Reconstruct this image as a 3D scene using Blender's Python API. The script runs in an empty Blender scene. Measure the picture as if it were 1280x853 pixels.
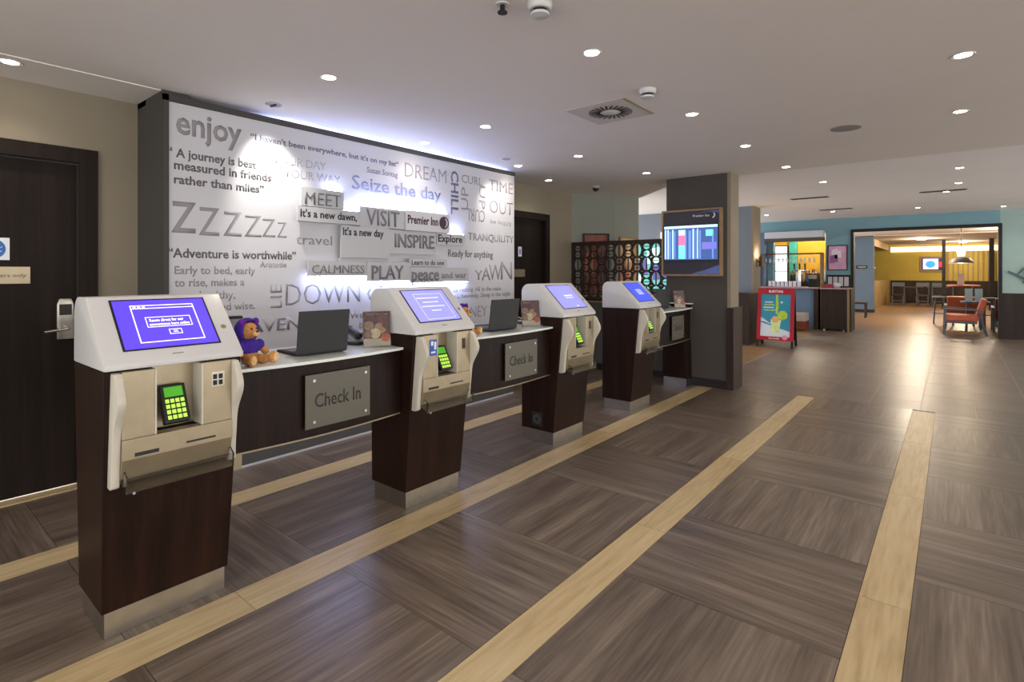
import bpy, bmesh, math, random
from mathutils import Vector, Matrix
random.seed(7)
S = bpy.context.scene
C = S.collection
PI = math.pi

# ------------------------------------------------------------------ camera, world, exposure
YAW = math.radians(39.35)
cd = bpy.data.cameras.new('camera'); cam = bpy.data.objects.new('camera', cd); C.objects.link(cam)
cam.location = (0, 0, 1.4); cam.rotation_euler = (PI/2, 0, YAW)
cd.sensor_width = 36; cd.lens = 672.6/1280*36; cd.shift_y = -(426.5-339.64)/1280
cd.clip_start = 0.05; cd.clip_end = 200
S.camera = cam
w = bpy.data.worlds.new('world'); S.world = w; w.use_nodes = True
w.node_tree.nodes['Background'].inputs[0].default_value = (1.0, 0.965, 0.93, 1)
w.node_tree.nodes['Background'].inputs[1].default_value = 2.75
S.view_settings.view_transform = 'Standard'; S.view_settings.look = 'None'
S.view_settings.exposure = 0.36; S.view_settings.gamma = 1; S.view_settings.use_curve_mapping = False
DOWN_W = 9.0     # watts of each recessed downlight
LED = 60.0        # strength of the blue-white strips behind the word blocks

# ------------------------------------------------------------------ materials
def lin(c):
    if isinstance(c, str):
        c = c.lstrip('#'); c = [int(c[i:i+2], 16)/255 for i in (0, 2, 4)]
    return tuple(((x/12.92) if x <= .04045 else ((x+.055)/1.055)**2.4) for x in c) + (1,)
MATS = {}
def mat(name, col, rough=.5, metal=0., var=.06, scale=6., bump=0., emis=None, es=0., trans=0., coat=0., alpha=1., spec=None):
    if name in MATS: return MATS[name]
    m = bpy.data.materials.new(name); m.use_nodes = True; MATS[name] = m
    nt = m.node_tree; b = nt.nodes['Principled BSDF']
    c = lin(col)
    b.inputs['Roughness'].default_value = rough; b.inputs['Metallic'].default_value = metal
    b.inputs['Base Color'].default_value = c
    if spec is not None: b.inputs['Specular IOR Level'].default_value = spec
    if coat: b.inputs['Coat Weight'].default_value = coat; b.inputs['Coat Roughness'].default_value = .1
    if trans: b.inputs['Transmission Weight'].default_value = trans; b.inputs['IOR'].default_value = 1.45
    if alpha < 1: b.inputs['Alpha'].default_value = alpha
    if emis: b.inputs['Emission Color'].default_value = lin(emis); b.inputs['Emission Strength'].default_value = es
    if var > 0:
        tc = nt.nodes.new('ShaderNodeTexCoord'); n = nt.nodes.new('ShaderNodeTexNoise')
        n.inputs['Scale'].default_value = scale; n.inputs['Detail'].default_value = 4
        nt.links.new(tc.outputs['Object'], n.inputs['Vector'])
        r = nt.nodes.new('ShaderNodeValToRGB')
        r.color_ramp.elements[0].position = .3; r.color_ramp.elements[1].position = .7
        r.color_ramp.elements[0].color = tuple(max(0, x*(1-var)) for x in c[:3])+(1,)
        r.color_ramp.elements[1].color = tuple(min(1, x*(1+var)) for x in c[:3])+(1,)
        nt.links.new(n.outputs['Fac'], r.inputs['Fac']); nt.links.new(r.outputs['Color'], b.inputs['Base Color'])
        if bump:
            bp = nt.nodes.new('ShaderNodeBump'); bp.inputs['Strength'].default_value = bump
            nt.links.new(n.outputs['Fac'], bp.inputs['Height']); nt.links.new(bp.outputs['Normal'], b.inputs['Normal'])
    return m
def wood(name, stops, axis='x', along=1.3, across=26., rough=.4, fine=.35, rand=True, coat=0., spec=.5, contrast=(.30, .72)):
    """wood grain running along a local axis; stops = dark..light colours"""
    m = bpy.data.materials.new(name); m.use_nodes = True; MATS[name] = m
    nt = m.node_tree; b = nt.nodes['Principled BSDF']; b.inputs['Roughness'].default_value = rough
    b.inputs['Specular IOR Level'].default_value = spec
    if coat: b.inputs['Coat Weight'].default_value = coat; b.inputs['Coat Roughness'].default_value = .2
    tc = nt.nodes.new('ShaderNodeTexCoord'); oi = nt.nodes.new('ShaderNodeObjectInfo')
    mul = nt.nodes.new('ShaderNodeVectorMath'); mul.operation = 'MULTIPLY_ADD'
    k = {'x': (along, across, across), 'y': (across, along, across), 'z': (across, across, along)}[axis]
    mul.inputs[1].default_value = k
    nt.links.new(tc.outputs['Object'], mul.inputs[0])
    if rand:
        sc = nt.nodes.new('ShaderNodeVectorMath'); sc.operation = 'SCALE'; sc.inputs[0].default_value = (37, 53, 71)
        nt.links.new(oi.outputs['Random'], sc.inputs['Scale']); nt.links.new(sc.outputs[0], mul.inputs[2])
    n1 = nt.nodes.new('ShaderNodeTexNoise'); n1.inputs['Scale'].default_value = .55; n1.inputs['Detail'].default_value = 3; n1.inputs['Distortion'].default_value = .25
    n2 = nt.nodes.new('ShaderNodeTexNoise'); n2.inputs['Scale'].default_value = 3.2; n2.inputs['Detail'].default_value = 5
    for n in (n1, n2): nt.links.new(mul.outputs[0], n.inputs['Vector'])
    mx = nt.nodes.new('ShaderNodeMix'); mx.inputs[0].default_value = fine
    nt.links.new(n1.outputs['Fac'], mx.inputs[2]); nt.links.new(n2.outputs['Fac'], mx.inputs[3])
    r = nt.nodes.new('ShaderNodeValToRGB'); e = r.color_ramp.elements
    ps = [contrast[0] + (contrast[1]-contrast[0])*i/(len(stops)-1) for i in range(len(stops))]
    e[0].position = ps[0]; e[0].color = lin(stops[0]); e[1].position = ps[-1]; e[1].color = lin(stops[-1])
    for p, s in zip(ps[1:-1], stops[1:-1]): q = e.new(p); q.color = lin(s)
    nt.links.new(mx.outputs[0], r.inputs['Fac']); nt.links.new(r.outputs['Color'], b.inputs['Base Color'])
    bp = nt.nodes.new('ShaderNodeBump'); bp.inputs['Strength'].default_value = .06
    nt.links.new(n2.outputs['Fac'], bp.inputs['Height']); nt.links.new(bp.outputs['Normal'], b.inputs['Normal'])
    return m
M = dict(
    ceiling=mat('ceiling_paint', '#ded8d2', .9, var=.015, scale=2),
    ceiling2=mat('ceiling_paint_far', '#eceaea', .9, var=.015, scale=2),
    beige=mat('wall_paint_beige', '#867d6c', .85, var=.03, scale=3),
    charcoal=mat('charcoal_paint', '#3a3836', .7, var=.05, scale=5),
    greygreen=mat('wall_paint_grey_green', '#85887e', .85, var=.03, scale=3),
    greyblue=mat('wall_paint_grey_blue', '#6d7682', .85, var=.03, scale=3),
    farblue=mat('wall_paint_teal', '#7ba3b0', .85, var=.03, scale=2),
    farpale=mat('wall_paint_pale_aqua', '#9fb9b6', .85, var=.04, scale=3),
    blue2=mat('wall_paint_slate_blue', '#5f7690', .85, var=.04, scale=3),
    yellow=mat('wall_paint_mustard', '#b5a046', .8, var=.04, scale=3),
    colfront=mat('column_paint_dark', '#47423f', .8, var=.04, scale=5),
    colside=mat('column_paint_taupe', '#857a69', .85, var=.03, scale=5),
    white=mat('warm_white_plastic', '#c4c4c4', .35, var=.02, scale=8, coat=.2),
    cream=mat('cream_plastic', '#c0bbae', .38, var=.03, scale=8, coat=.15),
    panelwhite=mat('white_panel_laminate', '#bcbcc2', .45, var=.01, scale=3),
    blockwhite=mat('word_block_laminate', '#abacb0', .5, var=.02, scale=3),
    steel=mat('brushed_steel', '#b9b4aa', .3, 1., var=.08, scale=14),
    steelcream=mat('brushed_champagne_metal', '#a2957c', .34, .7, var=.06, scale=14),
    chrome=mat('chrome', '#d6d6d6', .12, 1., var=0),
    black=mat('black_plastic', '#111112', .4, var=0),
    blackmat=mat('black_matt', '#1a1a1c', .7, var=.1, scale=20),
    glass=mat('clear_acrylic', '#f2f4f2', .06, var=0, trans=1.),
    worktop=mat('white_glass_worktop', '#dfe6e2', .14, var=.01, coat=.3),
    worktop_edge=mat('dark_edge', '#1b1514', .5, var=0),
    baseboard=mat('grey_plinth', '#4b4a4a', .6, var=.05),
    black_skirting=mat('black_skirting', '#161415', .5, var=0),
    frosted=mat('frosted_sign_acrylic', '#5a574d', .35, var=.03, scale=3),
    signtext=mat('sign_text_dark', '#2b2923', .6, var=0),
    stone=mat('taupe_floor_tile', '#6d5f56', .36, var=.16, scale=1.7, bump=.0),
    joint=mat('pale_tile_joint', '#b5a898', .7, var=.05),
    tan=mat('tan_wood_frame', '#8c7350', .5, var=.12, scale=10),
    red=mat('red_sign_frame', '#a3142c', .4, var=.03),
    orange=mat('orange_leather', '#c4603f', .5, var=.1, scale=9),
    brownleather=mat('brown_leather', '#6d3320', .45, var=.12, scale=9),
    greychair=mat('grey_painted_wood', '#5e6673', .55, var=.08),
    darkwoodp=mat('dark_chair_wood', '#2e221c', .5, var=.1),
    bearfur=mat('bear_fur', '#b98249', .95, var=.25, scale=60, bump=.6),
    bearpale=mat('bear_muzzle_fur', '#d8b27c', .95, var=.2, scale=60, bump=.5),
    hoodie=mat('purple_fleece', '#3d1f8f', .9, var=.15, scale=40, bump=.3),
    hoodlining=mat('violet_fleece', '#5a1490', .9, var=.12, scale=40),
    green_lit=mat('lit_green_display', '#3d8a20', .4, var=0, emis='#5bd02a', es=.3),
    key_lit=mat('lit_green_keys', '#b5e060', .4, var=0, emis='#b0f040', es=.45),
    led=mat('blue_white_led', '#ffffff', .5, var=0, emis='#b9c6ff', es=LED),
    lamp=mat('downlight_lens', '#ffffff', .5, var=0, emis='#fff1dc', es=28),
    lampfar=mat('far_downlight_lens', '#ffffff', .5, var=0, emis='#fff1dc', es=12),
    cove=mat('warm_cove_light', '#ffffff', .5, var=0, emis='#ffe6bc', es=1.3),
    winwhite=mat('bright_window_pane', '#ffffff', .5, var=0, emis='#e6f0ff', es=1.2),
)
def emit(name, col, s): return mat(name, col, .5, var=0, emis=col, es=s)
INK = dict(n=mat('ink_slate', '#63637a', .6, var=0), m=mat('ink_grey', '#8a878a', .6, var=0), d=mat('ink_dark_grey', '#5a5759', .6, var=0),
           l=mat('ink_pale_grey', '#a3a3ac', .6, var=0), b=mat('ink_blue_grey', '#8389a8', .6, var=0), g=mat('raised_grey_letters', '#6e6d74', .5, var=0),
           k=mat('ink_black', '#232126', .6, var=0), p=mat('ink_purple', '#3b1230', .5, var=0), w=mat('ink_white', '#e8e8f0', .6, var=0))
M['walnut'] = wood('dark_walnut_veneer', ['#160b07', '#22120c', '#2e1a12'], 'z', 1.2, 30, .42, rand=True, spec=.18)
M['walnut_y'] = wood('dark_walnut_veneer_lengthwise', ['#140b08', '#1e110d', '#281813'], 'z', 1.2, 30, .42, spec=.18)
M['doorwood'] = wood('dark_door_veneer', ['#15100d', '#1d1511', '#261c17'], 'z', 1.0, 26, .55, spec=.15)
M['block_x'] = wood('brown_floor_block_crosswise', ['#493d36', '#5c4f46', '#6f6257', '#84776a'], 'x', .9, 21, .31, fine=.5, contrast=(.33, .67))
M['block_y'] = wood('brown_floor_block_lengthwise', ['#493d36', '#5c4f46', '#6f6257', '#84776a'], 'y', .9, 21, .31, fine=.5, contrast=(.33, .67))
M['strip'] = wood('pale_oak_strip', ['#9c8662', '#baa47c', '#cbb993'], 'y', 1.2, 14, .4, fine=.5)
M['warmfloor'] = wood('warm_oak_floor', ['#75573c', '#8b6c4c', '#9f815e'], 'x', .6, 9, .35)
M['oak2'] = wood('light_oak_panel', ['#8d7347', '#a58a5a', '#b59c6c'], 'z', 1, 12, .5)
M['wains'] = wood('dark_wainscot_wood', ['#201713', '#2e221d', '#3d2f28'], 'z', 1.2, 22, .5, spec=.3)

# ------------------------------------------------------------------ mesh helpers
class MB:
    def __init__(s): s.bm = bmesh.new()
    def box(s, x0, x1, y0, y1, z0, z1, bev=0.):
        t = bmesh.new()
        vs = [t.verts.new((x, y, z)) for x in (x0, x1) for y in (y0, y1) for z in (z0, z1)]
        for f in ((0, 1, 3, 2), (4, 6, 7, 5), (0, 4, 5, 1), (2, 3, 7, 6), (0, 2, 6, 4), (1, 5, 7, 3)):
            t.faces.new([vs[i] for i in f])
        bmesh.ops.recalc_face_normals(t, faces=t.faces)
        if bev: bmesh.ops.bevel(t, geom=list(t.edges), offset=bev, segments=2, affect='EDGES', profile=.6)
        s._add(t); return s
    def _add(s, t, mx=None):
        if mx is not None: bmesh.ops.transform(t, matrix=mx, verts=t.verts)
        me = bpy.data.meshes.new('t'); t.to_mesh(me); t.free(); s.bm.from_mesh(me); bpy.data.meshes.remove(me)
    def obox(s, c, size, rot, bev=0.):
        t = MB(); x, y, z = [v/2 for v in size]; t.box(-x, x, -y, y, -z, z, bev)
        s._add(t.bm, Matrix.Translation(c) @ rot.to_4x4()); return s
    def cyl(s, p0, p1, r0, r1=None, n=16, caps=True):
        r1 = r0 if r1 is None else r1
        p0 = Vector(p0); p1 = Vector(p1); d = p1-p0
        t = bmesh.new(); bmesh.ops.create_cone(t, cap_ends=caps, segments=n, radius1=r0, radius2=r1, depth=d.length)
        q = Vector((0, 0, 1)).rotation_difference(d.normalized())
        s._add(t, Matrix.Translation((p0+p1)/2) @ q.to_matrix().to_4x4()); return s
    def ell(s, c, r, rot=None, n=16):
        t = bmesh.new(); bmesh.ops.create_uvsphere(t, u_segments=n, v_segments=max(6, n*2//3), radius=1)
        mx = Matrix.Translation(c) @ (rot.to_4x4() if rot else Matrix()) @ Matrix.Diagonal((*r, 1))
        s._add(t, mx); return s
    def tube(s, pts, r, n=8):
        for a, b in zip(pts, pts[1:]): s.cyl(a, b, r, n=n)
        for p in pts[1:-1]: s.ell(p, (r, r, r), n=n)
        return s
    def prism(s, prof, a0, a1, axis='y', bev=0.):
        """profile of 2-D points extruded along an axis: y -> (x,z), x -> (y,z), z -> (x,y)"""
        t = bmesh.new()
        f = {'y': lambda p, a: (p[0], a, p[1]), 'x': lambda p, a: (a, p[0], p[1]), 'z': lambda p, a: (p[0], p[1], a)}[axis]
        A = [t.verts.new(f(p, a0)) for p in prof]; B = [t.verts.new(f(p, a1)) for p in prof]
        t.faces.new(A); t.faces.new(B[::-1]); n = len(prof)
        for i in range(n): t.faces.new((A[i], B[i], B[(i+1) % n], A[(i+1) % n]))
        bmesh.ops.recalc_face_normals(t, faces=t.faces)
        if bev: bmesh.ops.bevel(t, geom=list(t.edges), offset=bev, segments=2, affect='EDGES', profile=.6)
        s._add(t); return s
    def lathe(s, prof, c=(0, 0, 0), n=24):
        t = bmesh.new(); rings = []
        for r, z in prof:
            rings.append([t.verts.new((c[0]+r*math.cos(2*PI*i/n), c[1]+r*math.sin(2*PI*i/n), c[2]+z)) for i in range(n)])
        for a, b in zip(rings, rings[1:]):
            for i in range(n): t.faces.new((a[i], a[(i+1) % n], b[(i+1) % n], b[i]))
        t.faces.new(rings[0][::-1]); t.faces.new(rings[-1])
        bmesh.ops.recalc_face_normals(t, faces=t.faces); s._add(t); return s
    def loft(s, lo, z0, hi, z1):
        """lo/hi = (x0,x1,y0,y1)"""
        t = bmesh.new()
        q = lambda r, z: [t.verts.new(p) for p in ((r[0], r[2], z), (r[1], r[2], z), (r[1], r[3], z), (r[0], r[3], z))]
        A = q(lo, z0); B = q(hi, z1); t.faces.new(A[::-1]); t.faces.new(B)
        for i in range(4): t.faces.new((A[i], A[(i+1) % 4], B[(i+1) % 4], B[i]))
        bmesh.ops.recalc_face_normals(t, faces=t.faces)
        bmesh.ops.bevel(t, geom=list(t.edges), offset=.002, segments=1, affect='EDGES')
        s._add(t); return s
    def build(s, name, m, parent=None, smooth=False, label=None, kind=None, mx=None, loc=None):
        me = bpy.data.meshes.new(name)
        if mx is not None: bmesh.ops.transform(s.bm, matrix=mx, verts=s.bm.verts)
        s.bm.to_mesh(me); s.bm.free(); me.materials.append(m)
        if smooth:
            for p in me.polygons: p.use_smooth = True
            if smooth != 'all':
                try: me.set_sharp_from_angle(angle=math.radians(40))
                except Exception: pass
        o = bpy.data.objects.new(name, me); C.objects.link(o)
        if parent: o.parent = parent
        if loc: o.location = loc
        if label: o['label'] = label
        if kind: o['kind'] = kind
        return o
def tag(o, label, cat, group=None):
    o['label'] = label; o['category'] = cat
    if group: o['group'] = group
    return o
def thing(name, label, cat, loc=(0, 0, 0), rz=0., group=None):
    o = bpy.data.objects.new(name, None); C.objects.link(o); o.location = loc; o.rotation_euler = (0, 0, rz); o.empty_display_size = .05
    return tag(o, label, cat, group)
def copy_tree(o, parent=None):
    c = o.copy(); C.objects.link(c)
    c.parent = parent
    for ch in [x for x in bpy.data.objects if x.parent == o]: copy_tree(ch, c)
    return c
def struct(name, mb, m): return mb.build(name, m, kind='structure')
def bx(*a, bev=0.): return MB().box(*a, bev=bev)
RX = lambda a: Matrix.Rotation(a, 3, 'X')
RY = lambda a: Matrix.Rotation(a, 3, 'Y')
RZ = lambda a: Matrix.Rotation(a, 3, 'Z')

_HC = {}
def text_mesh(s, weight=0, extr=.0008):
    cu = bpy.data.curves.new('txt', 'FONT'); cu.body = s; cu.size = 1; cu.resolution_u = 2
    cu.offset = {-1: -.007, 0: .002, 1: .012, 2: .022}[weight if not ('M' in s and s.isupper()) else -1]; cu.extrude = 0
    o = bpy.data.objects.new('txt', cu); C.objects.link(o)
    dg = bpy.context.evaluated_depsgraph_get(); dg.update()
    me = bpy.data.meshes.new_from_object(o.evaluated_get(dg)); bpy.data.objects.remove(o); bpy.data.curves.remove(cu)
    return me
def hcap(weight):
    if weight not in _HC:
        me = text_mesh('H', weight); _HC[weight] = max(v.co.y for v in me.vertices)
    return _HC[weight]
def lettering(s, u0, u1, v0, cap, frame, m, parent, weight=0, depth=.0015, rot=0, box=None, label=None, name='lettering', xh=False):
    """flat letters on a plane; frame maps (u,v,n) to 3-D; depth = thickness of the letters"""
    me = text_mesh(s, weight); bm = bmesh.new(); bm.from_mesh(me); bpy.data.meshes.remove(me)
    if not bm.verts: bm.free(); return
    if rot: bmesh.ops.rotate(bm, cent=(0, 0, 0), matrix=Matrix.Rotation(rot*PI/2, 3, 'Z'), verts=bm.verts)
    xs = [v.co.x for v in bm.verts]; ys = [v.co.y for v in bm.verts]
    x0, x1, y0, y1 = min(xs), max(xs), min(ys), max(ys)
    sx = (u1-u0)/(x1-x0)
    if box: sy = (box[1]-box[0])/(y1-y0); oy = box[0]-y0*sy
    else: sy = cap/hcap(weight)*(1.38 if xh else 1); oy = v0
    for v in bm.verts: v.co.x = u0+(v.co.x-x0)*sx; v.co.y = v.co.y*sy+oy; v.co.z = 0
    r = bmesh.ops.extrude_face_region(bm, geom=list(bm.faces))
    nv = [g for g in r['geom'] if isinstance(g, bmesh.types.BMVert)]
    for v in nv: v.co.z = depth
    bmesh.ops.transform(bm, matrix=frame, verts=bm.verts)
    bmesh.ops.recalc_face_normals(bm, faces=bm.faces)
    t = MB(); t.bm.free(); t.bm = bm
    return t.build(name, m, parent, label=label)
def fr(o, u, v):
    """frame matrix from origin and two in-plane axes"""
    u = Vector(u).normalized(); v = Vector(v).normalized(); n = u.cross(v)
    mx = Matrix((u, v, n)).transposed().to_4x4(); mx.translation = Vector(o); return mx

# ================================================================== ROOM SHELL
ZC, ZC2 = 2.575, 2.69
XW = -4.41           # left wall
XF = -3.925          # face of the lettered panel
YE = 6.80            # end of the lobby's blocks, start of the stone tiles
YF = 15.15           # far wall

# ---- floor: slab, then blocks, strips and stone tiles each a piece of its own
floor = struct('floor', bx(-6.5, 6, -3.5, 31, -.14, -.012), M['joint'])
sub = mat('dark_floor_joint', '#2e2622', .8, var=0)
bx(-6.5, 6, YE, YF, -.0122, -.0012).build('joint_bed', M['joint'], floor)
bx(-4.46, 6, -3.5, YE, -.012, -.004).build('joint_bed', sub, floor)
strips = [(-3.513, -3.325), (-2.429, -2.23), (-1.362, -1.19), (-.316, -.136), (.735, .915), (1.80, 1.98)]
rows = [-.95 + .8*i for i in range(10)] + [YE]
cache = {}
def piece(name, wx, wy, m, x, y, parent=floor, z=-.004, h=.004, g=.0012):
    k = (name, round(wx, 3), round(wy, 3), m.name)
    if k not in cache:
        o = bx(-wx/2+g, wx/2-g, -wy/2+g, wy/2-g, 0, h).build(name, m, parent); cache[k] = o.data
    else:
        o = bpy.data.objects.new(name, cache[k]); C.objects.link(o); o.parent = parent
    o.location = (x, y, z); return o
edges = [XW] + [e for s in strips for e in s] + [2.87]
for b in range(0, len(edges)-1, 2):
    x0, x1 = edges[b], edges[b+1]
    for i in range(len(rows)-1):
        y0, y1 = rows[i], rows[i+1]
        # grain alternates like a chequerboard; in the bay (-1.19..-.316) it runs along Y between 1.45 and 2.25
        odd = (b//2 + i) % 2 == 0
        piece('floor_block', x1-x0, y1-y0, M['block_y'] if odd else M['block_x'], (x0+x1)/2, (y0+y1)/2)
for (x0, x1) in strips:
    cuts = [-.95, 1.05, 2.75, 4.15, 5.5, YE-.04]
    for y0, y1 in zip(cuts, cuts[1:]): piece('pale_strip', x1-x0, y1-y0, M['strip'], (x0+x1)/2, (y0+y1)/2)
tx0 = -2.44
xs = [-3.742+.435*i for i in range(18)]
for i, x in enumerate(xs):
    y = YE
    for j in range(10):
        y0 = y; y1 = min(y + (.44 if (j == 0 and i % 2) else .87), YF)
        if y1-y0 < .05: break
        if not (x < -2.45 and y1 > 7.7):
            piece('floor_tile', .435, y1-y0, M['stone'], x+.2175, (y0+y1)/2, g=.003)
        y = y1
for k in range(18):
    x0 = -6.4; piece('wood_floor_plank', 3.96-.009, .42, M['warmfloor'], -4.42, 7.88+.42*k)
for k in range(34):
    piece('wood_floor_plank', 9.0, .46, M['warmfloor'], .2, YF+.23+.46*k)

# ---- ceilings
poly = [(-4.7, -3.5), (6, -3.5), (6, 6.85), (-2.04, 6.85), (-3.12, 7.18), (-3.88, 7.95), (-4.7, 7.95)]
struct('ceiling', MB().prism(poly, ZC, ZC+.14, 'z'), M['ceiling'])
struct('ceiling.001', bx(-6.5, 6, 6.6, YF+.1, ZC2+.026, ZC2+.14), M['ceiling2'])
bx(-6.5, 6, 6.6, YF+.1, ZC2, ZC2+.026).build('ceiling.002', M['ceiling2'], kind='structure')
struct('ceiling.003', bx(-6, 6, YF+.1, 22, 2.63, 2.75), M['ceiling2'])
struct('ceiling.004', bx(-6, 6, 22, 30.5, 2.60, 2.75), mat('ceiling_paint_warm', '#cfbfae', .9, var=.02))
struct('trim_1', bx(XW, -3.955, -3.5, 1.25, 2.569, ZC), M['ceiling'])

# ---- left wall with two dark doors
def wall_left(name, y0, y1, holes):
    mb = MB(); y = y0
    for (a, b, z) in holes:
        if a > y: mb.box(XW-.14, XW, y, a, 0, ZC+.1)
        mb.box(XW-.14, XW, a, b, z, ZC+.1); y = b
    mb.box(XW-.14, XW, y, y1, 0, ZC+.1); return struct(name, mb, M['beige'])
wall_left('wall_left', -3.5, 6.8, [(-.06, .94, 2.12), (5.27, 6.11, 2.12)])
struct('wall_left.001', MB().prism([(-4.41, 6.78), (-3.95, 7.26), (-3.87, 7.90), (-4.7, 7.90), (-4.7, 6.78)], 0, ZC+.1, 'z'), M['greygreen'])
struct('baseboard_left', bx(XW, XW+.014, 1.03, 1.25, 0, .1).box(XW, XW+.014, 4.84, 5.2, 0, .1).box(XW, XW+.014, 6.2, 6.8, 0, .1), M['black_skirting'])
def door(n, y0, y1, ztop, hy, group=None):
    f = MB(); w = .095
    f.box(XW-.1, XW+.022, y0-w, y0, 0, ztop+w, bev=.003); f.box(XW-.1, XW+.022, y1, y1+w, 0, ztop+w, bev=.003)
    f.box(XW-.1, XW+.022, y0, y1, ztop, ztop+w, bev=.003)
    d = struct('door_%d' % n, f, M['doorwood'])
    bx(XW-.09, XW-.045, y0+.004, y1-.004, .012, ztop-.004, bev=.002).build('door_leaf', M['doorwood'], d)
    return d
d1 = door(1, -.055, .925, 2.105, .85)
th = bx(XW-.045, XW+.05, -.055, .93, -.001, .006).build('threshold', M['strip'], d1)
xl = XW-.045
h = MB().prism([(.815, .965), (.9, .965), (.9, 1.19), (.888, 1.225), (.827, 1.225), (.815, 1.19)], xl, xl+.03, 'x', bev=.004).build('lock_plate', M['steel'], d1, smooth=True)
bx(xl+.03, xl+.034, .826, .889, 1.12, 1.19).build('card_reader', M['black'], h)
MB().cyl((xl+.03, .86, 1.035), (xl+.075, .86, 1.035), .012).cyl((xl+.07, .865, 1.035), (xl+.07, .745, 1.02), .011, .009).build('door_handle', M['chrome'], h, smooth=True)
sg = bx(xl, xl+.004, .44, .595, 1.47, 1.605).build('fire_door_sign', mat('white_sign', '#dfe6ea', .4, var=0), d1, label='small white square sign with a blue disc')
MB().cyl((xl+.004, .5175, 1.5375), (xl+.006, .5175, 1.5375), .06, n=32).build('blue_disc', mat('sign_blue', '#1860ad', .4, var=0), sg)
lettering('Fire door', .47, .565, 1.542, .013, fr((xl+.006, 0, 0), (0, 1, 0), (0, 0, 1)), INK['w'], sg)
lettering('keep shut', .475, .56, 1.518, .013, fr((xl+.006, 0, 0), (0, 1, 0), (0, 0, 1)), INK['w'], sg)
pl = bx(xl, xl+.006, .34, .69, 1.325, 1.43, bev=.001).build('name_plate', M['steelcream'], d1, label='bronze coloured name plate')
lettering('Team members only', .365, .67, 1.366, .022, fr((xl+.006, 0, 0), (0, 1, 0), (0, 0, 1)), INK['d'], pl)
d2 = door(2, 5.28, 6.10, 2.105, 5.4)
p2 = bx(xl, xl+.006, 5.46, 5.70, 1.33, 1.43).build('name_plate', M['steelcream'], d2)
p2 = bx(xl, xl+.006, 5.56, 5.63, 1.60, 1.73).build('pictogram_sign', mat('sign_pale', '#d8dcea', .4, var=0), d2)
bx(xl+.006, xl+.007, 5.582, 5.608, 1.63, 1.70).build('pictogram', mat('sign_blue2', '#4557a8', .4, var=0), p2)

# ---- feature wall: charcoal box out of the left wall with a grey plinth
mb = MB()
mb.box(XW, XF-.012, 1.25, 4.80, 0, 2.53)
mb.box(XF-.012, XF+.012, 1.25, 1.282, .78, 2.545); mb.box(XF-.012, XF+.012, 1.25, 4.83, 2.505, 2.545)
mb.box(XW, XF-.32, 1.25, 4.8, 2.53, ZC)
mb.box(XW, XF-.012, 1.25, 1.40, 2.53, ZC)
struct('wall_feature', mb, M['charcoal'])
struct('baseboard_feature', bx(XF-.012, XF+.004, 1.25, 4.80, .014, .135), M['baseboard'])
struct('painted_floor_glow', bx(XF-.012, XF+.012, 1.25, 4.80, .0, .013), M['panelwhite'])  # pale strip standing in for the light glow along the floor
bx(XF-.22, XF-.18, 2.0, 4.75, 2.531, 2.539).build('added_glow_strip', emit('added_ceiling_glow', '#b4c4ff', 130), kind='structure')  # unseen glowing strip, added to brighten the ceiling above the panel

# ---- column, partition under the fretwork, far structures
struct('wall_column', bx(-2.83, -2.075, 6.56, 6.86, 0, ZC+.1), M['colfront'])
bx(-2.0755, -2.035, 6.562, 6.865, .97, ZC+.05).build('wall_column.001', M['colside'], kind='structure')
wc = bx(-2.075, -1.995, 6.53, 6.88, 0, .97, bev=.003).build('trim_4', M['wains'], kind='structure')
bx(-2.83, -2.075, 6.545, 6.56, .0, .10).build('baseboard_column', M['black_skirting'], kind='structure')
struct('wall_partition', bx(XW, -2.83, 6.74, 6.84, 0, .955), mat('partition_grey', '#4b4946', .7, var=.05))
struct('trim_5', bx(XW, -2.83, 6.715, 6.865, .955, .975, bev=.003), M['colside'])
struct('baseboard_partition', bx(XW, -2.83, 6.728, 6.74, 0, .09), M['black_skirting'])
struct('wall_back', bx(-6.4, -3.07, 11.3, 11.42, .98, ZC2+.02), M['greyblue'])
struct('wall_back.001', bx(-3.33, -3.07, 11.16, 11.66, .98, ZC2+.02), M['greyblue'])
bx(-3.072, -3.03, 11.162, 11.66, .98, ZC2+.02).build('wall_back.002', M['colside'], kind='structure')
struct('trim_6', bx(-3.6, -2.99, 10.75, 11.7, 0, .98, bev=.004), M['wains'])
struct('trim_7', bx(-6.4, -3.6, 11.2, 11.4, 0, .98), M['wains'])

# far wall with the wide opening and the bar hatch
OX0, OX1, OZ = -1.87, .76, 2.37
BX0, BX1, BZ0, BZ1 = -3.62, -2.43, 1.0, 2.36
mb = MB()
mb.box(-6.4, BX0, YF, YF+.16, 0, ZC2); mb.box(BX0, BX1, YF, YF+.16, BZ1, ZC2); mb.box(BX0, BX1, YF, YF+.16, 0, BZ0)
mb.box(BX1, OX0, YF, YF+.16, 0, ZC2); mb.box(OX0, OX1, YF, YF+.16, OZ, ZC2)
struct('wall_far', mb, M['farblue'])
struct('wall_far.001', bx(OX1, 6, YF, YF+.16, .95, ZC2), M['farpale'])
struct('trim_8', bx(OX1+.03, 6, YF-.03, YF+.16, 0, .95, bev=.004), M['wains'])
struct('trim_9', bx(OX0-.03, OX0+.03, YF-.03, YF+.19, 0, OZ+.04).box(OX1-.03, OX1+.03, YF-.03, YF+.19, 0, OZ+.04).box(OX0+.03, OX1-.03, YF-.03, YF+.19, OZ-.02, OZ+.04), M['blackmat'])
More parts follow.
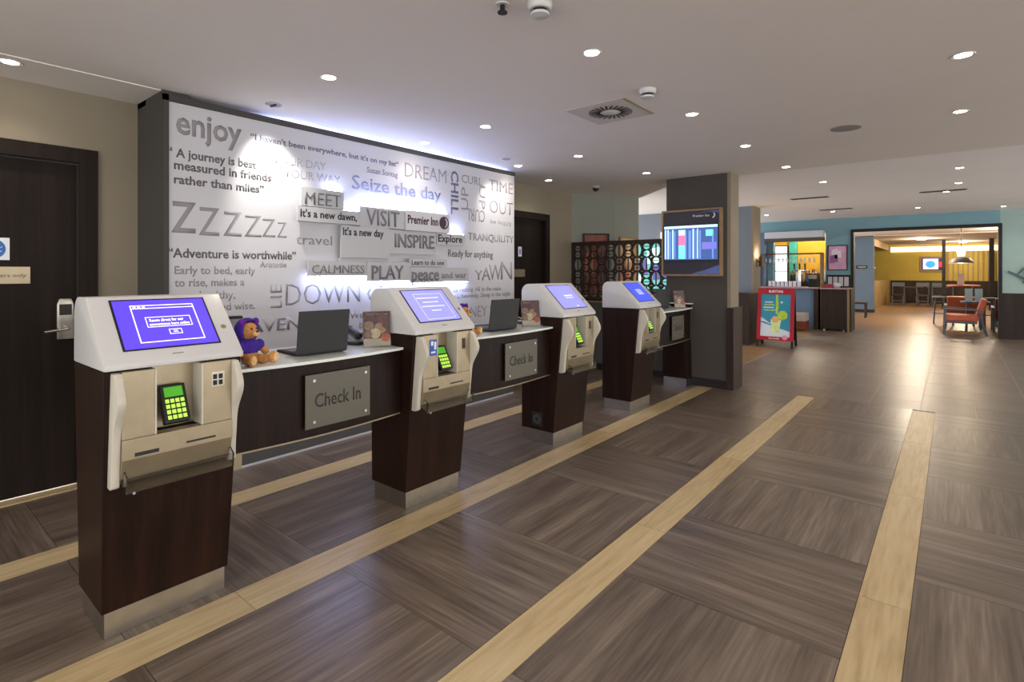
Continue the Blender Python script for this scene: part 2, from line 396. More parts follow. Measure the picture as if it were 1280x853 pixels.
# room beyond
struct('wall_pier', bx(-2.75, -2.10, 22.0, 22.3, .10, 2.62), M['blue2'])
bx(-2.76, -2.09, 21.98, 22.31, 0, .10).build('baseboard_pier', M['blackmat'], kind='structure')
struct('wall_hatch', bx(-2.75, -2.25, 22.3, 29.5, 0, 1.05), M['oak2'])
struct('wall_hatch_top', bx(-2.75, -2.25, 22.3, 29.5, 2.35, 2.62), M['oak2'])
struct('wall_hatch.001', bx(-3.6, -3.5, 22.0, 29.9, 0, 2.62), mat('hatch_grey', '#57524e', .8, var=.05))
struct('wall_end', bx(-3.6, 3.5, 29.9, 30.0, 0, 2.7), M['yellow'])
struct('trim_10', bx(-2.2, 2.5, 29.84, 29.9, 0, 1.0), M['wains'])
struct('trim_11', bx(-2.2, 2.0, 29.82, 29.9, 2.28, 2.5), M['cove'])
struct('wall_right_far', bx(1.9, 2.0, YF+.2, 30, 0, 2.65), M['colside'])

# ================================================================== LETTERED PANEL
panel = thing('quote_panel', 'large white wall panel covered in grey words and quotations, with backlit raised word blocks', 'wall panel', (XF, 1.282, .78))
P0 = Vector((XF, 1.282, .78))
def PB(x0, x1, y0, y1, z0, z1, bev=0.): return bx(x0-P0.x, x1-P0.x, y0-P0.y, y1-P0.y, z0-P0.z, z1-P0.z, bev=bev)
PB(XF-.0115, XF, 1.283, 4.828, .785, 2.504, bev=.002).build('panel_board', M['panelwhite'], panel)
PB(XF-.0115, XF+.012, 1.283, 4.828, .770, .784).build('bottom_rail', M['black'], panel)
TXT=[('enjoy',1.325,1.745,2.307,0.115,2,'m'),
('“I haven\'t been everywhere, but it\'s on my list”',1.807,3.148,2.357,0.043,2,'n'),('Susan Sontag',2.805,3.139,2.260,0.048,0,'n'),
('“',1.275,1.305,2.143,0.067,2,'d'),('A journey is best',1.325,1.848,2.150,0.058,2,'d'),('measured in friends',1.314,1.960,2.070,0.058,2,'d'),
('rather than miles”',1.314,1.906,1.977,0.057,2,'d'),('YOUR DAY',1.973,2.411,2.215,0.063,0,'l'),('YOUR WAY',2.058,2.541,2.122,0.064,0,'l'),
('Z',1.297,1.446,1.658,0.202,1,'m'),('Z',1.462,1.594,1.646,0.190,0,'m'),('Z',1.620,1.745,1.650,0.172,0,'m'),('Z',1.765,1.886,1.651,0.156,-1,'m'),
('Z',1.893,1.991,1.656,0.136,-1,'m'),('Z',2.008,2.078,1.657,0.117,-1,'m'),
('“Adventure is worthwhile”',1.277,2.156,1.493,0.060,2,'d'),('Aristotle',1.877,2.078,1.431,0.046,0,'m'),('Early to bed, early',1.317,1.842,1.384,0.052,1,'m'),
('to rise, makes a',1.317,1.765,1.301,0.053,1,'m'),('man healthy,',1.317,1.701,1.213,0.055,1,'m'),('wealthy and wise.',1.317,1.842,1.132,0.052,1,'m'),
('travel',2.156,2.467,1.614,0.074,0,'m'),('DOWN',2.072,2.736,1.142,0.165,-1,'m'),('C',2.809,2.969,1.134,0.153,-1,'m'),('HEAVEN',1.604,2.189,0.960,0.094,2,'m'),
('We travel',2.633,3.004,1.004,0.064,1,'m'),('but',2.728,2.867,0.916,0.065,1,'m'),('Seize the day',2.654,3.675,2.100,0.118,1,'b'),
('DREAM',3.222,3.748,2.282,0.130,0,'m'),('CURL',3.966,4.284,2.322,0.083,0,'m'),('TIME',4.387,4.831,2.289,0.122,-1,'m'),('OUT',4.400,4.801,2.045,0.145,-1,'m'),
('be happy',4.413,4.787,1.932,0.048,0,'l'),('TRANQUILITY',4.061,4.816,1.732,0.077,1,'m'),('Ready for anything',3.773,4.453,1.550,0.072,1,'d'),
('Day is for resting. All in the main.',3.642,4.603,1.192,0.047,1,'m'),('Eat it heavenly. Sleep is the night',3.795,4.758,1.127,0.048,1,'m'),
('MONEY FOR',3.862,4.672,0.917,0.114,0,'m'),('Y',4.164,4.284,1.312,0.102,0,'m'),('A',4.271,4.413,1.306,0.138,0,'m'),('W',4.387,4.603,1.309,0.167,0,'m'),('N',4.589,4.787,1.311,0.202,0,'m')]
pf = fr((0, -P0.y, -P0.z), (0, 1, 0), (0, 0, 1))
for s, y0, y1, z, cap, wt, c in TXT:
    if s == 'TIME': y1 = 4.80
    lettering(s, y0, y1, z, cap, pf, INK[c], panel, wt, xh=s in ('enjoy',))
for s, y0, y1, z0, z1, rot, wt, c in [('LIE',1.954,2.041,1.130,1.304,1,0,'m'),('CHILL',3.812,3.920,1.979,2.425,-1,2,'n'),('UP',4.233,4.328,2.074,2.325,-1,0,'m'),('CURL',4.037,4.322,1.931,2.064,2,0,'m'),('UP',3.960,4.061,2.041,2.276,1,0,'m')]:
    lettering(s, y0, y1, 0, 0, pf, INK[c], panel, wt, rot=rot, box=(z0, z1))
XB = -3.865
BLK=[('MEET',2.164,2.538,1.907,2.054, 2.195,2.510,1.922,0.099,2,'g',0),("It's a new dawn,",2.136,2.691,1.788,1.904, 2.155,2.660,1.823,0.058,2,'k',.006),
('VISIT',2.694,3.173,1.782,1.957, 2.758,3.109,1.800,0.136,0,'g',0),('Premier Inn',3.173,3.726,1.777,1.966, 3.198,3.572,1.844,0.077,2,'p',.012),
("It's a new day",2.517,3.002,1.515,1.783, 2.530,2.937,1.702,0.062,2,'k',.0),('INSPIRE',3.002,3.564,1.560,1.776, 3.064,3.535,1.620,0.121,1,'g',-.008),
('Explore',3.566,3.952,1.660,1.776, 3.580,3.911,1.692,0.070,2,'k',.004),('CALMNESS',2.226,2.758,1.364,1.485, 2.255,2.734,1.385,0.069,2,'g',0),
('PLAY',2.760,3.229,1.316,1.483, 2.807,3.154,1.336,0.116,2,'g',.004),('Learn to do one',3.229,3.704,1.449,1.522, 3.254,3.661,1.464,0.044,1,'k',0),
('peace',3.229,3.618,1.294,1.441, 3.248,3.587,1.316,0.089,2,'g',.006),('and war',3.618,4.011,1.304,1.440, 3.629,3.975,1.335,0.062,1,'g',0)]
for s, y0, y1, z0, z1, ty0, ty1, tz, cap, wt, c, dx in BLK:
    b = PB(XF+.035, XB+dx, y0+.001, y1-.001, z0+.001, z1-.001, bev=.001).build('word_block', M['blockwhite'] if c != 'p' else M['panelwhite'], panel, label='raised grey block lettered %s' % s if c != 'p' else 'raised white block with the hotel name and a purple moon disc')
    raised = s in ('MEET', 'VISIT', 'INSPIRE', 'PLAY', 'peace', 'CALMNESS')
    lettering(s, ty0, ty1, tz, cap, fr((XB+dx-P0.x, -P0.y, -P0.z), (0, 1, 0), (0, 0, 1)), INK[c], b, 0 if s in ('MEET', 'CALMNESS') else (min(wt, 1) if raised else wt), depth=.006 if raised else .0015, xh=(s == 'peace'))
    for ya in (y0+.03, y1-.05): PB(XF, XF+.035, ya, ya+.02, z0+.02, z1-.02).build('spacer', M['panelwhite'], b)
    if c == 'p':
        cy, cz = 3.650, 1.875; x = XB+dx-P0.x
        MB().cyl((x, cy-P0.y, cz-P0.z), (x+.003, cy-P0.y, cz-P0.z), .062, n=32).build('moon_disc', INK['p'], b)
        pts = []
        for i in range(15): a = -PI*.42+PI*.84*i/14; pts.append((.046*math.cos(a), .046*math.sin(a)))
        for i in range(15): a = PI*.42-PI*.84*i/14; pts.append((.014+.026*math.cos(a)-.012, .040*math.sin(a)))
        MB().prism([(cy-P0.y+u, cz-P0.z+v) for u, v in pts], x+.003, x+.0045, 'x').build('moon_crescent', M['panelwhite'], b)
PB(XF+.002, XB-.02, 2.52, 3.0, 1.485, 1.515).build('word_block', M['blockwhite'], panel)
# LED strips on the board behind the block edges
for y0, y1, z, in [(2.40, 2.53, 2.055), (2.55, 2.68, 1.905), (2.71, 3.16, 1.958), (3.19, 3.71, 1.967), (3.74, 3.94, 1.777), (2.24, 2.75, 1.360), (2.77, 3.22, 1.312), (3.24, 4.0, 1.290)]:
    PB(XF+.036, XB-.006, y0, y1, z-.001, z+.003).build('led_strip', M['led'], panel)

# ================================================================== CHECK-IN KIOSKS
# local frame of a kiosk: origin on the floor at the middle of its front plinth line; +x towards the guest, +y to the right
def on_slope(u, v, lift=0.):
    """point of the sloping screen face, u = -1..1 across, v = 0 at the top .. 1 at the bottom"""
def slope_frame():
    o = (-.130, 0, 1.298); d = Vector((.245, 0, -.238)).normalized()
    return fr(o, (0, 1, 0), tuple(-d))        # v axis points up the slope
def kiosk(loc, label, variant):
    k = thing('check_in_kiosk', label, 'kiosk', loc, group='self check-in kiosks')
    bx(-.30, 0, -.218, .218, 0, .105, bev=.002).build('plinth', M['steel'], k)
    cb = MB().loft((-.315, .008, -.228, .228), .1, (-.305, .098, -.245, .245), 1.03).build('cabinet', M['walnut'], k)
    cut = bx(.028, .3, -.09, .083, .775, 1.2).build('cut', M['walnut'], k)
    bo = cb.modifiers.new('b', 'BOOLEAN'); bo.operation = 'DIFFERENCE'; bo.object = cut; bo.solver = 'EXACT'
    dg = bpy.context.evaluated_depsgraph_get(); dg.update()
    nm = bpy.data.meshes.new_from_object(cb.evaluated_get(dg)); cb.modifiers.clear(); cb.data = nm; bpy.data.objects.remove(cut)
    hx = [(-.305, 1.032), (-.305, 1.20)]
    for i in range(7):
        a = PI - (PI/2)*i/6; hx.append((-.235+.07*math.cos(a), 1.228+.07*math.sin(a)))
    hx += [(-.130, 1.298), (.112, 1.063), (.118, 1.055), (.118, 1.034)]
    hd = MB().prism(hx, -.247, .247, 'y', bev=.006).build('screen_housing', M['white'], k, smooth=True)
    F = slope_frame(); L = .34
    def sb(name, u0, u1, v0, v1, n0, n1, m, parent, label=None):
        return MB().box(u0, u1, v0, v1, n0, n1).build(name, m, parent, mx=F, label=label)
    bez = sb('screen_bezel', -.178, .172, -.289, -.022, .0005, .003, M['black'], hd)
    scm = emit('blue_screen', '#4a34e6', .95) if variant == 1 else (emit('pale_blue_screen', '#7f7fe8', .9) if variant < 4 else emit('deep_blue_screen', '#3a48c8', .9))
    scr = sb('screen', -.170, .164, -.283, -.030, .003, .0045, scm, hd)
    wl = emit('screen_white', '#dcdcff', .9) if variant != 2 else emit('screen_pale', '#b9bcf6', .9)
    def outline(u0, u1, v0, v1, t):
        m = MB()
        for q in ((u0, u1, v1-t, v1), (u0, u1, v0, v0+t), (u0, u0+t, v0+t, v1-t), (u1-t, u1, v0+t, v1-t)): m.box(*q, .0045, .0055)
        m.build('screen_window', wl, scr, mx=F)
    F2 = F @ Matrix.Translation((0, 0, .0045))
    if variant == 1:
        outline(-.115, .118, -.258, -.058, .004); outline(-.075, .090, -.180, -.125, .003); outline(-.005, .042, -.222, -.195, .003)
        sb('title_bar', -.110, .113, -.078, -.074, .0045, .0055, wl, scr)
        for i in range(3): sb('title_dot', -.105+.016*i, -.095+.016*i, -.073, -.064, .0045, .0055, wl, scr)
        lettering('Room direct for our', -.062, .062, -.150, .014, F2, wl, scr, 2)
        lettering('convenience here online', -.066, .080, -.171, .013, F2, wl, scr, 2)
        lettering('OK', .010, .028, -.213, .010, F2, wl, scr, 1)
    elif variant == 2:
        outline(-.10, .13, -.27, -.06, .003)
        for i, (a, b) in enumerate([(-.09, .09), (-.06, .07), (-.085, .1), (-.03, .05)]): sb('screen_line', a, b, -.10-.035*i, -.092-.035*i, .0045, .0055, wl, scr)
    elif variant == 3:
        for i in range(4): sb('screen_dot', -.03+.032*i, -.012+.032*i, -.155, -.140, .0045, .0055, wl, scr)
        sb('screen_line', -.03, .08, -.175, -.170, .0045, .0055, wl, scr)
        sb('screen_button', .04, .06, -.272, -.262, .0045, .0055, wl, scr)
    else:
        for i in range(4): sb('screen_line', -.05, .07, -.13-.02*i, -.125-.02*i, .0045, .0055, wl, scr)
    MB().box(-.02, .02, -.322, -.318, 0, .001).build('emblem', M['chrome'], hd, mx=F)
    MB().cyl((.208, -.20, -.001), (.208, -.20, .002), .011, n=20).build('contactless_mark', M['steelcream'], hd, mx=F)
    # reader unit
    ru = MB()
    # body pieces around the recess
    y0, y1 = -.195, .195
    ru.box(.05, .125, y0, -.085, .775, 1.028, bev=.003); ru.box(.05, .125, .078, y1, .775, 1.028, bev=.003)
    ru.box(.03, .036, -.088, .081, .777, 1.028); ru.box(.036, .05, -.088, -.085, .777, 1.028); ru.box(.036, .05, .078, .081, .777, 1.028)                    # back of the recess
    ru.prism([(.05, .60), (.07, .60), (.112, .628), (.128, .70), (.128, .775), (.05, .775)], y0, y1, 'y', bev=.002)
    ru = ru.build('reader_unit', M['steelcream'], k)
    for a_ in (-.089, .076): bx(.037, .129, a_, a_+.006, .778, 1.026).build('recess_rim', M['cream'], ru)
    for sy in (-1, 1):
        prof = [(.04, 1.028), (.13, 1.024)]
        for i in range(1, 25):
            t = i/24; z = 1.024-t*.424
            x = .118+.066*math.exp(-((z-.925)/.085)**2) + .012*math.exp(-((z-1.03)/.03)**2) - .012*(1/(1+math.exp((z-.70)/.02)))
            prof.append((x, z))
        prof += [(.085, .59), (.03, .59)]
        MB().prism(prof, sy*.195, sy*.222, 'y', bev=.006).build('side_fin', M['cream'], k, smooth=True)
    # keypad leaning in the recess
    R = RY(math.radians(-28))
    kc = Vector((.085, -.010, .873))
    kp = MB().obox(kc, (.03, .092, .155), R, bev=.004).build('keypad', M['black'], ru)
    def kb(name, y, v, w_, h_, m):
        c = kc + R @ Vector((.0158, y, v)); return MB().obox(c, (.003, w_, h_), R).build(name, m, kp)
    kb('display', 0, .045, .066, .04, M['green_lit'])
    for r in range(4):
        for c in range(4): kb('key', -.027+.018*c, .008-.022*r, .013, .015, M['key_lit'])
    if variant == 1:
        q = MB().box(.1255, .1275, .115, .165, .925, .985).build('scanner_window', M['steel'], ru)
        for a, b in ((.12, .955), (.142, .955), (.12, .93), (.142, .93)): MB().box(.1275, .1285, a, a+.016, b, b+.02).build('scanner_dot', M['blackmat'], q)
    else: MB().box(.1255, .1285, .125, .15, .92, .985).build('scanner_window', M['black'], ru)
    MB().box(.1282, .1292, -.155, -.075, .708, .722).build('card_slot', M['black'], ru)
    MB().box(.1282, .1292, .02, .13, .716, .724).build('receipt_slot', M['black'], ru)
    tr = MB()
    tr.prism([(.075, .615), (.155, .585), (.158, .588), (.078, .619)], -.185, .185, 'y')
    tr.prism([(.152, .585), (.158, .585), (.163, .64), (.157, .64)], -.19, .19, 'y')
    for sy in (-.19, .184): tr.prism([(.09, .612), (.155, .586), (.162, .64), (.13, .66)], sy, sy+.006, 'y')
    tr.build('acrylic_tray', M['glass'], k)
    MB().cyl((.15, -.165, .583), (.158, -.165, .583), .005).build('tray_screw', M['chrome'], k)
    if variant == 2:
        st = MB().box(.1255, .127, -.145, -.085, .905, 1.0).build('blue_sticker', mat('sticker_blue', '#2556b4', .4, var=0), ru, label='blue and white sticker')
        MB().box(.127, .1275, -.135, -.118, .965, .99).box(.127, .1275, -.11, -.095, .94, .985).box(.127, .1275, -.135, -.1, .92, .93).build('sticker_print', INK['w'], st)
    if variant == 3:
        sp = MB().box(-.205, -.10, -.2345, -.228, .135, .245).build('speaker_plate', M['blackmat'], k, label='black square plate with a round grille low on the side')
        MB().cyl((-.152, -.2345, .19), (-.152, -.2375, .19), .04, n=24).build('speaker_ring', mat('grey_ring', '#3c3a3a', .5, var=0), sp)
        MB().cyl((-.152, -.2375, .19), (-.152, -.2385, .19), .016, n=20).build('speaker_hub', M['black'], sp)
    return k
XK = -2.49
kiosk((XK, .815, 0), 'nearest white check-in kiosk on dark wood pedestal, violet screen showing a message window', 1)
kiosk((XK, 2.27, 0), 'second white check-in kiosk on dark wood pedestal, with a blue sticker beside its green keypad', 2)
kiosk((XK, 3.78, 0), 'third white check-in kiosk, dark wood pedestal with a round black grille low on its side', 3)
kiosk((XK, 5.12, 0), 'farthest white check-in kiosk on dark wood pedestal, with the deep blue screen', 4)

# ================================================================== DESKS
def desk(y0, y1, label, sy0, sy1, word=True):
    X0 = -3.0; d = thing('check_in_desk', label, 'desk', (-2.5, y0, 0), group='check-in desks')
    L = y1-y0
    prof = [(X0+2.5, 0)]
    n = 12
    fx = lambda t: .03+.035*math.sin(PI*t)
    prof += [(fx(i/n), L*i/n) for i in range(n+1)] + [(X0+2.5, L)]
    MB().prism(prof, .945, .960, 'z', bev=.002).build('worktop', M['worktop'], d)
    gx = lambda t: -.0+.035*math.sin(PI*t)
    fp = [(gx(i/n), L*i/n) for i in range(n+1)] + [(gx(1-i/n)-.03, L*(1-i/n)) for i in range(n+1)]
    MB().prism(fp, .578, .9445, 'z').build('front_panel', M['walnut_y'], d)
    MB().prism([(a, b) for a, b in fp], .570, .5775, 'z').build('underside_trim', M['steelcream'], d)
    a = sy0-y0; b = sy1-y0
    xs_ = gx(.5*(a+b)/L)+.018
    pt = bx(xs_, xs_+.006, a, b, .625, .89, bev=.001).build('sign_plate', M['frosted'], d, label='frosted acrylic plate reading Check In')
    lettering('Check In', a+.05, b-.06, .725, .068, fr((xs_+.006, 0, 0), (0, 1, 0), (0, 0, 1)), M['signtext'], pt, 0)
    for yy in (a+.045, b-.03):
        for zz in (.655, .86):
            MB().cyl((xs_-.02, yy, zz), (xs_+.011, yy, zz), .008, n=16).build('standoff_bolt', M['chrome'], pt, smooth=True)
    return d
D1 = desk(1.068, 2.018, 'dark wood check-in desk with white worktop between the nearest and second kiosks', 1.39, 1.765)
D2 = desk(2.523, 3.528, 'dark wood check-in desk with white worktop between the second and third kiosks', 2.905, 3.28)
D3 = desk(5.373, 6.50, 'short dark wood check-in desk between the farthest kiosk and the dark column', 5.82, 6.16)
l3 = (0, 0, 0)
MB().loft((-.30, .01, 1.0, 1.155), .1, (-.30, .0, .99, 1.155), .575).build('pedestal', M['walnut'], D3)
bx(-.29, 0, 1.01, 1.15, 0, .1).build('plinth', M['steel'], D3)
bx(-.45, .0, 1.13, 1.165, .961, .998).build('end_upstand', M['walnut_y'], D3)
bx(-.46, .02, 1.12, 1.175, .999, 1.011).build('upstand_cap', M['worktop'], D3)
for D, L in ((D1, .95), (D2, 1.005)):
    MB().box(-.02, -.012, .012, .05, .50, .575).build('fixing_bracket', M['steelcream'], D)

# ================================================================== ON THE DESKS
ZD = .960
def laptop(x, y, rz, label, s=1.):
    t = thing('laptop', label, 'laptop', (x, y, ZD), rz, 'open laptops on the desks')
    bx(-.23, 0, -.155*s, .155*s, .004, .016, bev=.003).build('base', M['blackmat'], t)
    bx(-.21, -.08, -.14*s, .14*s, .016, .018).build('keyboard', M['black'], t)
    R = RY(math.radians(8))
    ld = MB().obox(R @ Vector((.004, 0, .112)) + Vector((0, 0, .014)), (.008, .31*s, .225), R, bev=.003).build('lid', mat('laptop_lid', '#242526', .5, var=.05), t)
    MB().obox(R @ Vector((-.001, 0, .115)) + Vector((0, 0, .014)), (.002, .29*s, .19), R).build('display', emit('laptop_display', '#8fa0c0', .25), ld)
    return t
laptop(-2.60, 1.575, math.radians(-4), 'open black laptop seen from behind on the nearest desk, beside the purple hooded bear', .92)
laptop(-2.60, 3.06, math.radians(-3), 'open black laptop seen from behind on the middle desk, beyond the second kiosk', .98)
laptop(-2.64, 5.98, math.radians(-8), 'small looking black laptop on the farthest desk near the dark column', .98)
def brochure(x, y, rz, label):
    t = thing('leaflet_stand', label, 'leaflet', (x, y, ZD), rz, 'upright leaflets on the desks')
    R = RY(math.radians(-10)); 
    F = fr(R @ Vector((.004, 0, .0)) + Vector((0, 0, .004)), (0, 1, 0), R @ Vector((0, 0, 1)))
    MB().box(-.078, .078, .0, .205, -.004, -.001).build('backing', mat('leaflet_paper', '#8c7a6c', .5, var=0), t, mx=F)
    pr = MB().box(-.076, .076, .045, .203, -.001, .0).build('print', mat('leaflet_maroon', '#5e3440', .45, var=.5, scale=30), t, mx=F)
    MB().box(-.076, .076, .003, .045, -.001, .0005).build('print', mat('leaflet_cream', '#c7bba2', .45, var=.1, scale=30), t, mx=F)
    for i, (u, v, r, c) in enumerate([(-.045, .12, .028, '#a4826e'), (.02, .105, .034, '#b98f6c'), (-.01, .075, .03, '#d8c4a4'), (.05, .05, .026, '#d8552f'), (-.05, .07, .022, '#8f6f5b'), (.05, .12, .02, '#6b3f35'), (.03, .16, .03, '#73424a')]):
        MB().cyl((u, v, 0), (u, v, .001+.0002*i), r, n=14).build('photo_patch', mat('leaflet_print_%d' % i, c, .5, var=.3, scale=60), pr, mx=F)
    lettering('Dinner is served', -.06, .06, .182, .012, F @ Matrix.Translation((0, 0, .0006)), mat('leaflet_text', '#caa7a0', .5, var=0), pr, 1)
    MB().box(-.08, .08, 0, .20, .003, .005).box(-.08, .08, -.004, 0, -.006, .03).build('acrylic_cover', M['glass'], t, mx=F)
    return t
brochure(-2.60, 1.93, math.radians(-28), 'upright maroon food leaflet on the nearest desk, against the second kiosk')
brochure(-2.62, 3.44, math.radians(-30), 'upright maroon food leaflet on the middle desk, against the third kiosk')
brochure(-2.58, 6.38, math.radians(-30), 'upright leaflet at the end of the farthest desk by the column')
def phone(x, y, rz, label):
    t = thing('desk_phone', label, 'telephone', (x, y, ZD), rz, 'desk telephones')
    MB().prism([(-.09, 0), (.09, 0), (.09, .018), (-.09, .055)], -.09, .09, 'y', bev=.004).build('phone_base', mat('phone_grey', '#8d8f93', .45, var=.03), t)
    h = MB(); h.obox((0, -.055, .062), (.19, .04, .022), RY(math.radians(11)), bev=.006); h.ell((-.075, -.055, .07), (.03, .026, .024)); h.ell((.078, -.055, .043), (.03, .026, .024))
    h.build('handset', M['black'], t, smooth=True)
    g = MB()
    for r in range(4):
        for c in range(3): g.obox((-.03+.022*r, .0+.024*c, .045-.0045*r), (.014, .016, .006), RY(math.radians(11)))
    g.build('button_pad', M['blackmat'], t)
    return t
phone(-2.915, 2.05, math.radians(-15), 'grey desk telephone with black handset on the nearest desk behind the leaflet')
phone(-2.915, 3.58, math.radians(-15), 'grey desk telephone with black handset on the middle desk behind the leaflet')
phone(-2.80, 6.33, math.radians(-15), 'dark desk telephone on the farthest desk between laptop and column')
t = thing('card_terminal', 'flat black card terminal lying on the nearest desk between laptop and telephone', 'card terminal', (-2.79, 1.90, ZD), math.radians(20))
bx(-.06, .06, -.035, .035, 0, .022, bev=.005).build('terminal_body', M['black'], t); bx(-.045, -.01, -.026, .026, .022, .024).build('terminal_display', M['greychair'], t)
t = thing('paper_sheet', 'white sheet of paper lying behind the bear on the nearest desk', 'paper', (-2.78, 1.42, ZD))
bx(-.1, .1, -.1, .1, 0, .002).build('sheet', M['panelwhite'], t)
def bear(x, y, rz, label):
    t = thing('teddy_bear', label, 'soft toy', (x, y, ZD), rz, 'purple hooded bears on the desks')
    b = MB()
    b.ell((0, 0, .07), (.042, .05, .06)); b.ell((.004, 0, .158), (.04, .043, .042)); b.ell((.036, 0, .148), (.022, .024, .019))
    for s in (-1, 1):
        b.ell((.045, .04*s, .022), (.055, .024, .022), RZ(.35*s)); b.ell((.094, .06*s, .030), (.016, .024, .030))
        b.ell((.018, .062*s, .072), (.018, .018, .018)); b.ell((.03, .075*s, .056), (.019, .018, .019)); b.ell((.012, .055*s, .085), (.02, .02, .025))
    o = b.build('body', M['bearfur'], t, smooth='all')
    rm = o.modifiers.new('r', 'REMESH'); rm.mode = 'VOXEL'; rm.voxel_size = .0035; rm.use_smooth_shade = True
    sm = o.modifiers.new('s', 'SMOOTH'); sm.factor = .6; sm.iterations = 3
    MB().ell((.0585, 0, .155), (.006, .008, .006)).build('nose', M['black'], t, smooth='all')
    for s in (-1, 1): MB().ell((.0415, .016*s, .170), (.005, .005, .005)).build('eye', M['black'], t, smooth='all')
    MB().ell((.052, 0, .146), (.012, .017, .013)).build('muzzle', M['bearpale'], t, smooth='all')
    for s in (-1, 1): MB().ell((.109, .066*s, .031), (.004, .017, .022)).build('paw_pad', M['bearpale'], t, smooth='all')
    h = MB(); h.ell((-.001, 0, .078), (.047, .056, .052))
    for s in (-1, 1): h.ell((.012, .057*s, .085), (.026, .022, .030))
    h = h.build('hoodie', M['hoodie'], t, smooth='all')
    rm = h.modifiers.new('r', 'REMESH'); rm.mode = 'VOXEL'; rm.voxel_size = .004; rm.use_smooth_shade = True
    # hood: shell open to the front
    g = bmesh.new(); bmesh.ops.create_uvsphere(g, u_segments=24, v_segments=16, radius=1)
    bmesh.ops.transform(g, matrix=Matrix.Translation((-.006, 0, .160)) @ Matrix.Diagonal((.056, .056, .060, 1)), verts=g.verts)
    bmesh.ops.delete(g, geom=[v for v in g.verts if v.co.x > .026 - (v.co.z-.16)*.0 and .118 < v.co.z < .205 and abs(v.co.y) < .045], context='VERTS')
    q = MB(); q._add(g); hd = q.build('hood', M['hoodie'], t, smooth='all')
    sl = hd.modifiers.new('s', 'SOLIDIFY'); sl.thickness = .007; sl.offset = -1
    for s in (-1, 1): MB().ell((.006, .040*s, .200), (.013, .018, .018)).build('hood_ear', M['hoodlining'], t, smooth='all')
    return t
bear(-2.60, 1.185, math.radians(18), 'purple hooded teddy bear sitting on the nearest desk beside the nearest kiosk')
bear(-2.62, 2.66, math.radians(18), 'purple hooded teddy bear half hidden behind the second kiosk, on the middle desk')
bear(-2.62, 5.49, math.radians(18), 'purple hooded teddy bear on the farthest desk, half hidden by the farthest kiosk')
def holder(x, y, label):
    t = thing('leaflet_holder', label, 'leaflet holder', (x, y, ZD), math.radians(-10), 'grey leaflet holders behind the bears')
    MB().prism([(-.03, 0), (.03, 0), (.015, .2), (-.03, .2)], -.055, .055, 'y', bev=.002).build('holder_box', mat('grey_acrylic_holder', '#85828a', .3, var=.04), t)
    bx(-.036, .02, -.06, .06, .2, .212).build('top_edge', M['blackmat'], t)
holder(-2.84, 1.20, 'grey upright leaflet holder with a dark top between the nearest kiosk and its bear')
holder(-2.84, 2.66, 'grey upright leaflet holder with a dark top behind the second kiosk')
t = thing('desk_cable', 'black cable running along the back of the middle desk', 'cable', (-2.95, 2.6, ZD))
MB().tube([(0, 0, .006), (.02, .3, .006), (0, .6, .006), (.03, .85, .006)], .005).build('cable', M['black'], t)

# ================================================================== INFORMATION SCREEN ON THE COLUMN
YS = 6.50
t = thing('information_screen', 'wood framed dark board with a glowing timetable screen, fixed to the dark column', 'screen', (-2.45, 6.56, 1.36))
O = Vector((-2.45, 6.56, 1.36))
def SB(x0, x1, y0, y1, z0, z1, bev=0.): return bx(x0-O.x, x1-O.x, y0-O.y, y1-O.y, z0-O.z, z1-O.z, bev=bev)
X0, X1, Z0, Z1 = -2.87, -2.12, 1.345, 2.165
mb = SB(X0, X1, YS-.0, 6.56, Z0, Z0+.022); 
for a in ((X0, X1, YS, 6.56, Z1-.022, Z1), (X0, X0+.022, YS, 6.56, Z0+.022, Z1-.022), (X1-.028, X1, YS, 6.56, Z0+.022, Z1-.022)): mb.box(a[0]-O.x, a[1]-O.x, a[2]-O.y, a[3]-O.y, a[4]-O.z, a[5]-O.z)
mb.build('wood_frame', M['tan'], t)
SB(X0+.022, X1-.028, YS+.012, 6.555, Z0+.022, Z1-.022).build('board', mat('board_aubergine', '#2b2736', .5, var=.1), t)
SX0, SX1, SZ0, SZ1 = -2.83, -2.165, 1.545, 1.965
SB(SX0-.012, SX1+.012, YS-.004, YS+.012, SZ0-.014, SZ1+.014, bev=.003).build('screen_bezel', M['black'], t)
sc = SB(SX0, SX1, YS-.006, YS-.0045, SZ0, SZ1).build('screen', emit('timetable_navy', '#3c5794', .75), t)
def ss(name, a, b, c, d, m):  # fractions of the screen
    return SB(SX0+(SX1-SX0)*a, SX0+(SX1-SX0)*b, YS-.0075, YS-.006, SZ0+(SZ1-SZ0)*c, SZ0+(SZ1-SZ0)*d).build(name, m, sc)
pale = emit('timetable_pale', '#a8cdf0', 1.); cy_ = emit('timetable_cyan', '#6fe0e0', 1.); pink = emit('timetable_pink', '#d86a92', 1.); blu = emit('timetable_blue', '#6486c8', .85)
ss('header_bar', 0, 1, .93, 1, emit('timetable_header', '#b7dcf0', 1.))
for a, b in ((.01, .04), (.065, .09), (.155, .18), (.545, .575), (.63, .65)): ss('text_column', a, b, .03, .9, pale)
for a, b in ((.10, .13), (.19, .22), (.40, .43), (.47, .52), (.60, .62), (.67, .70), (.90, .93)): ss('text_column', a, b, .03, .85, blu)
ss('status_block', .28, .41, .03, .42, cy_); ss('status_block', .28, .41, .42, .72, pink); ss('status_block', .28, .41, .72, .88, emit('timetable_lilac', '#b9c8f4', 1.))
ss('status_block', .79, .92, .68, .86, cy_); ss('status_block', .72, .98, .30, .50, emit('timetable_violet', '#7470c4', .8))
sf = fr((0, YS+.012-O.y, 0), (1, 0, 0), (0, 0, 1))
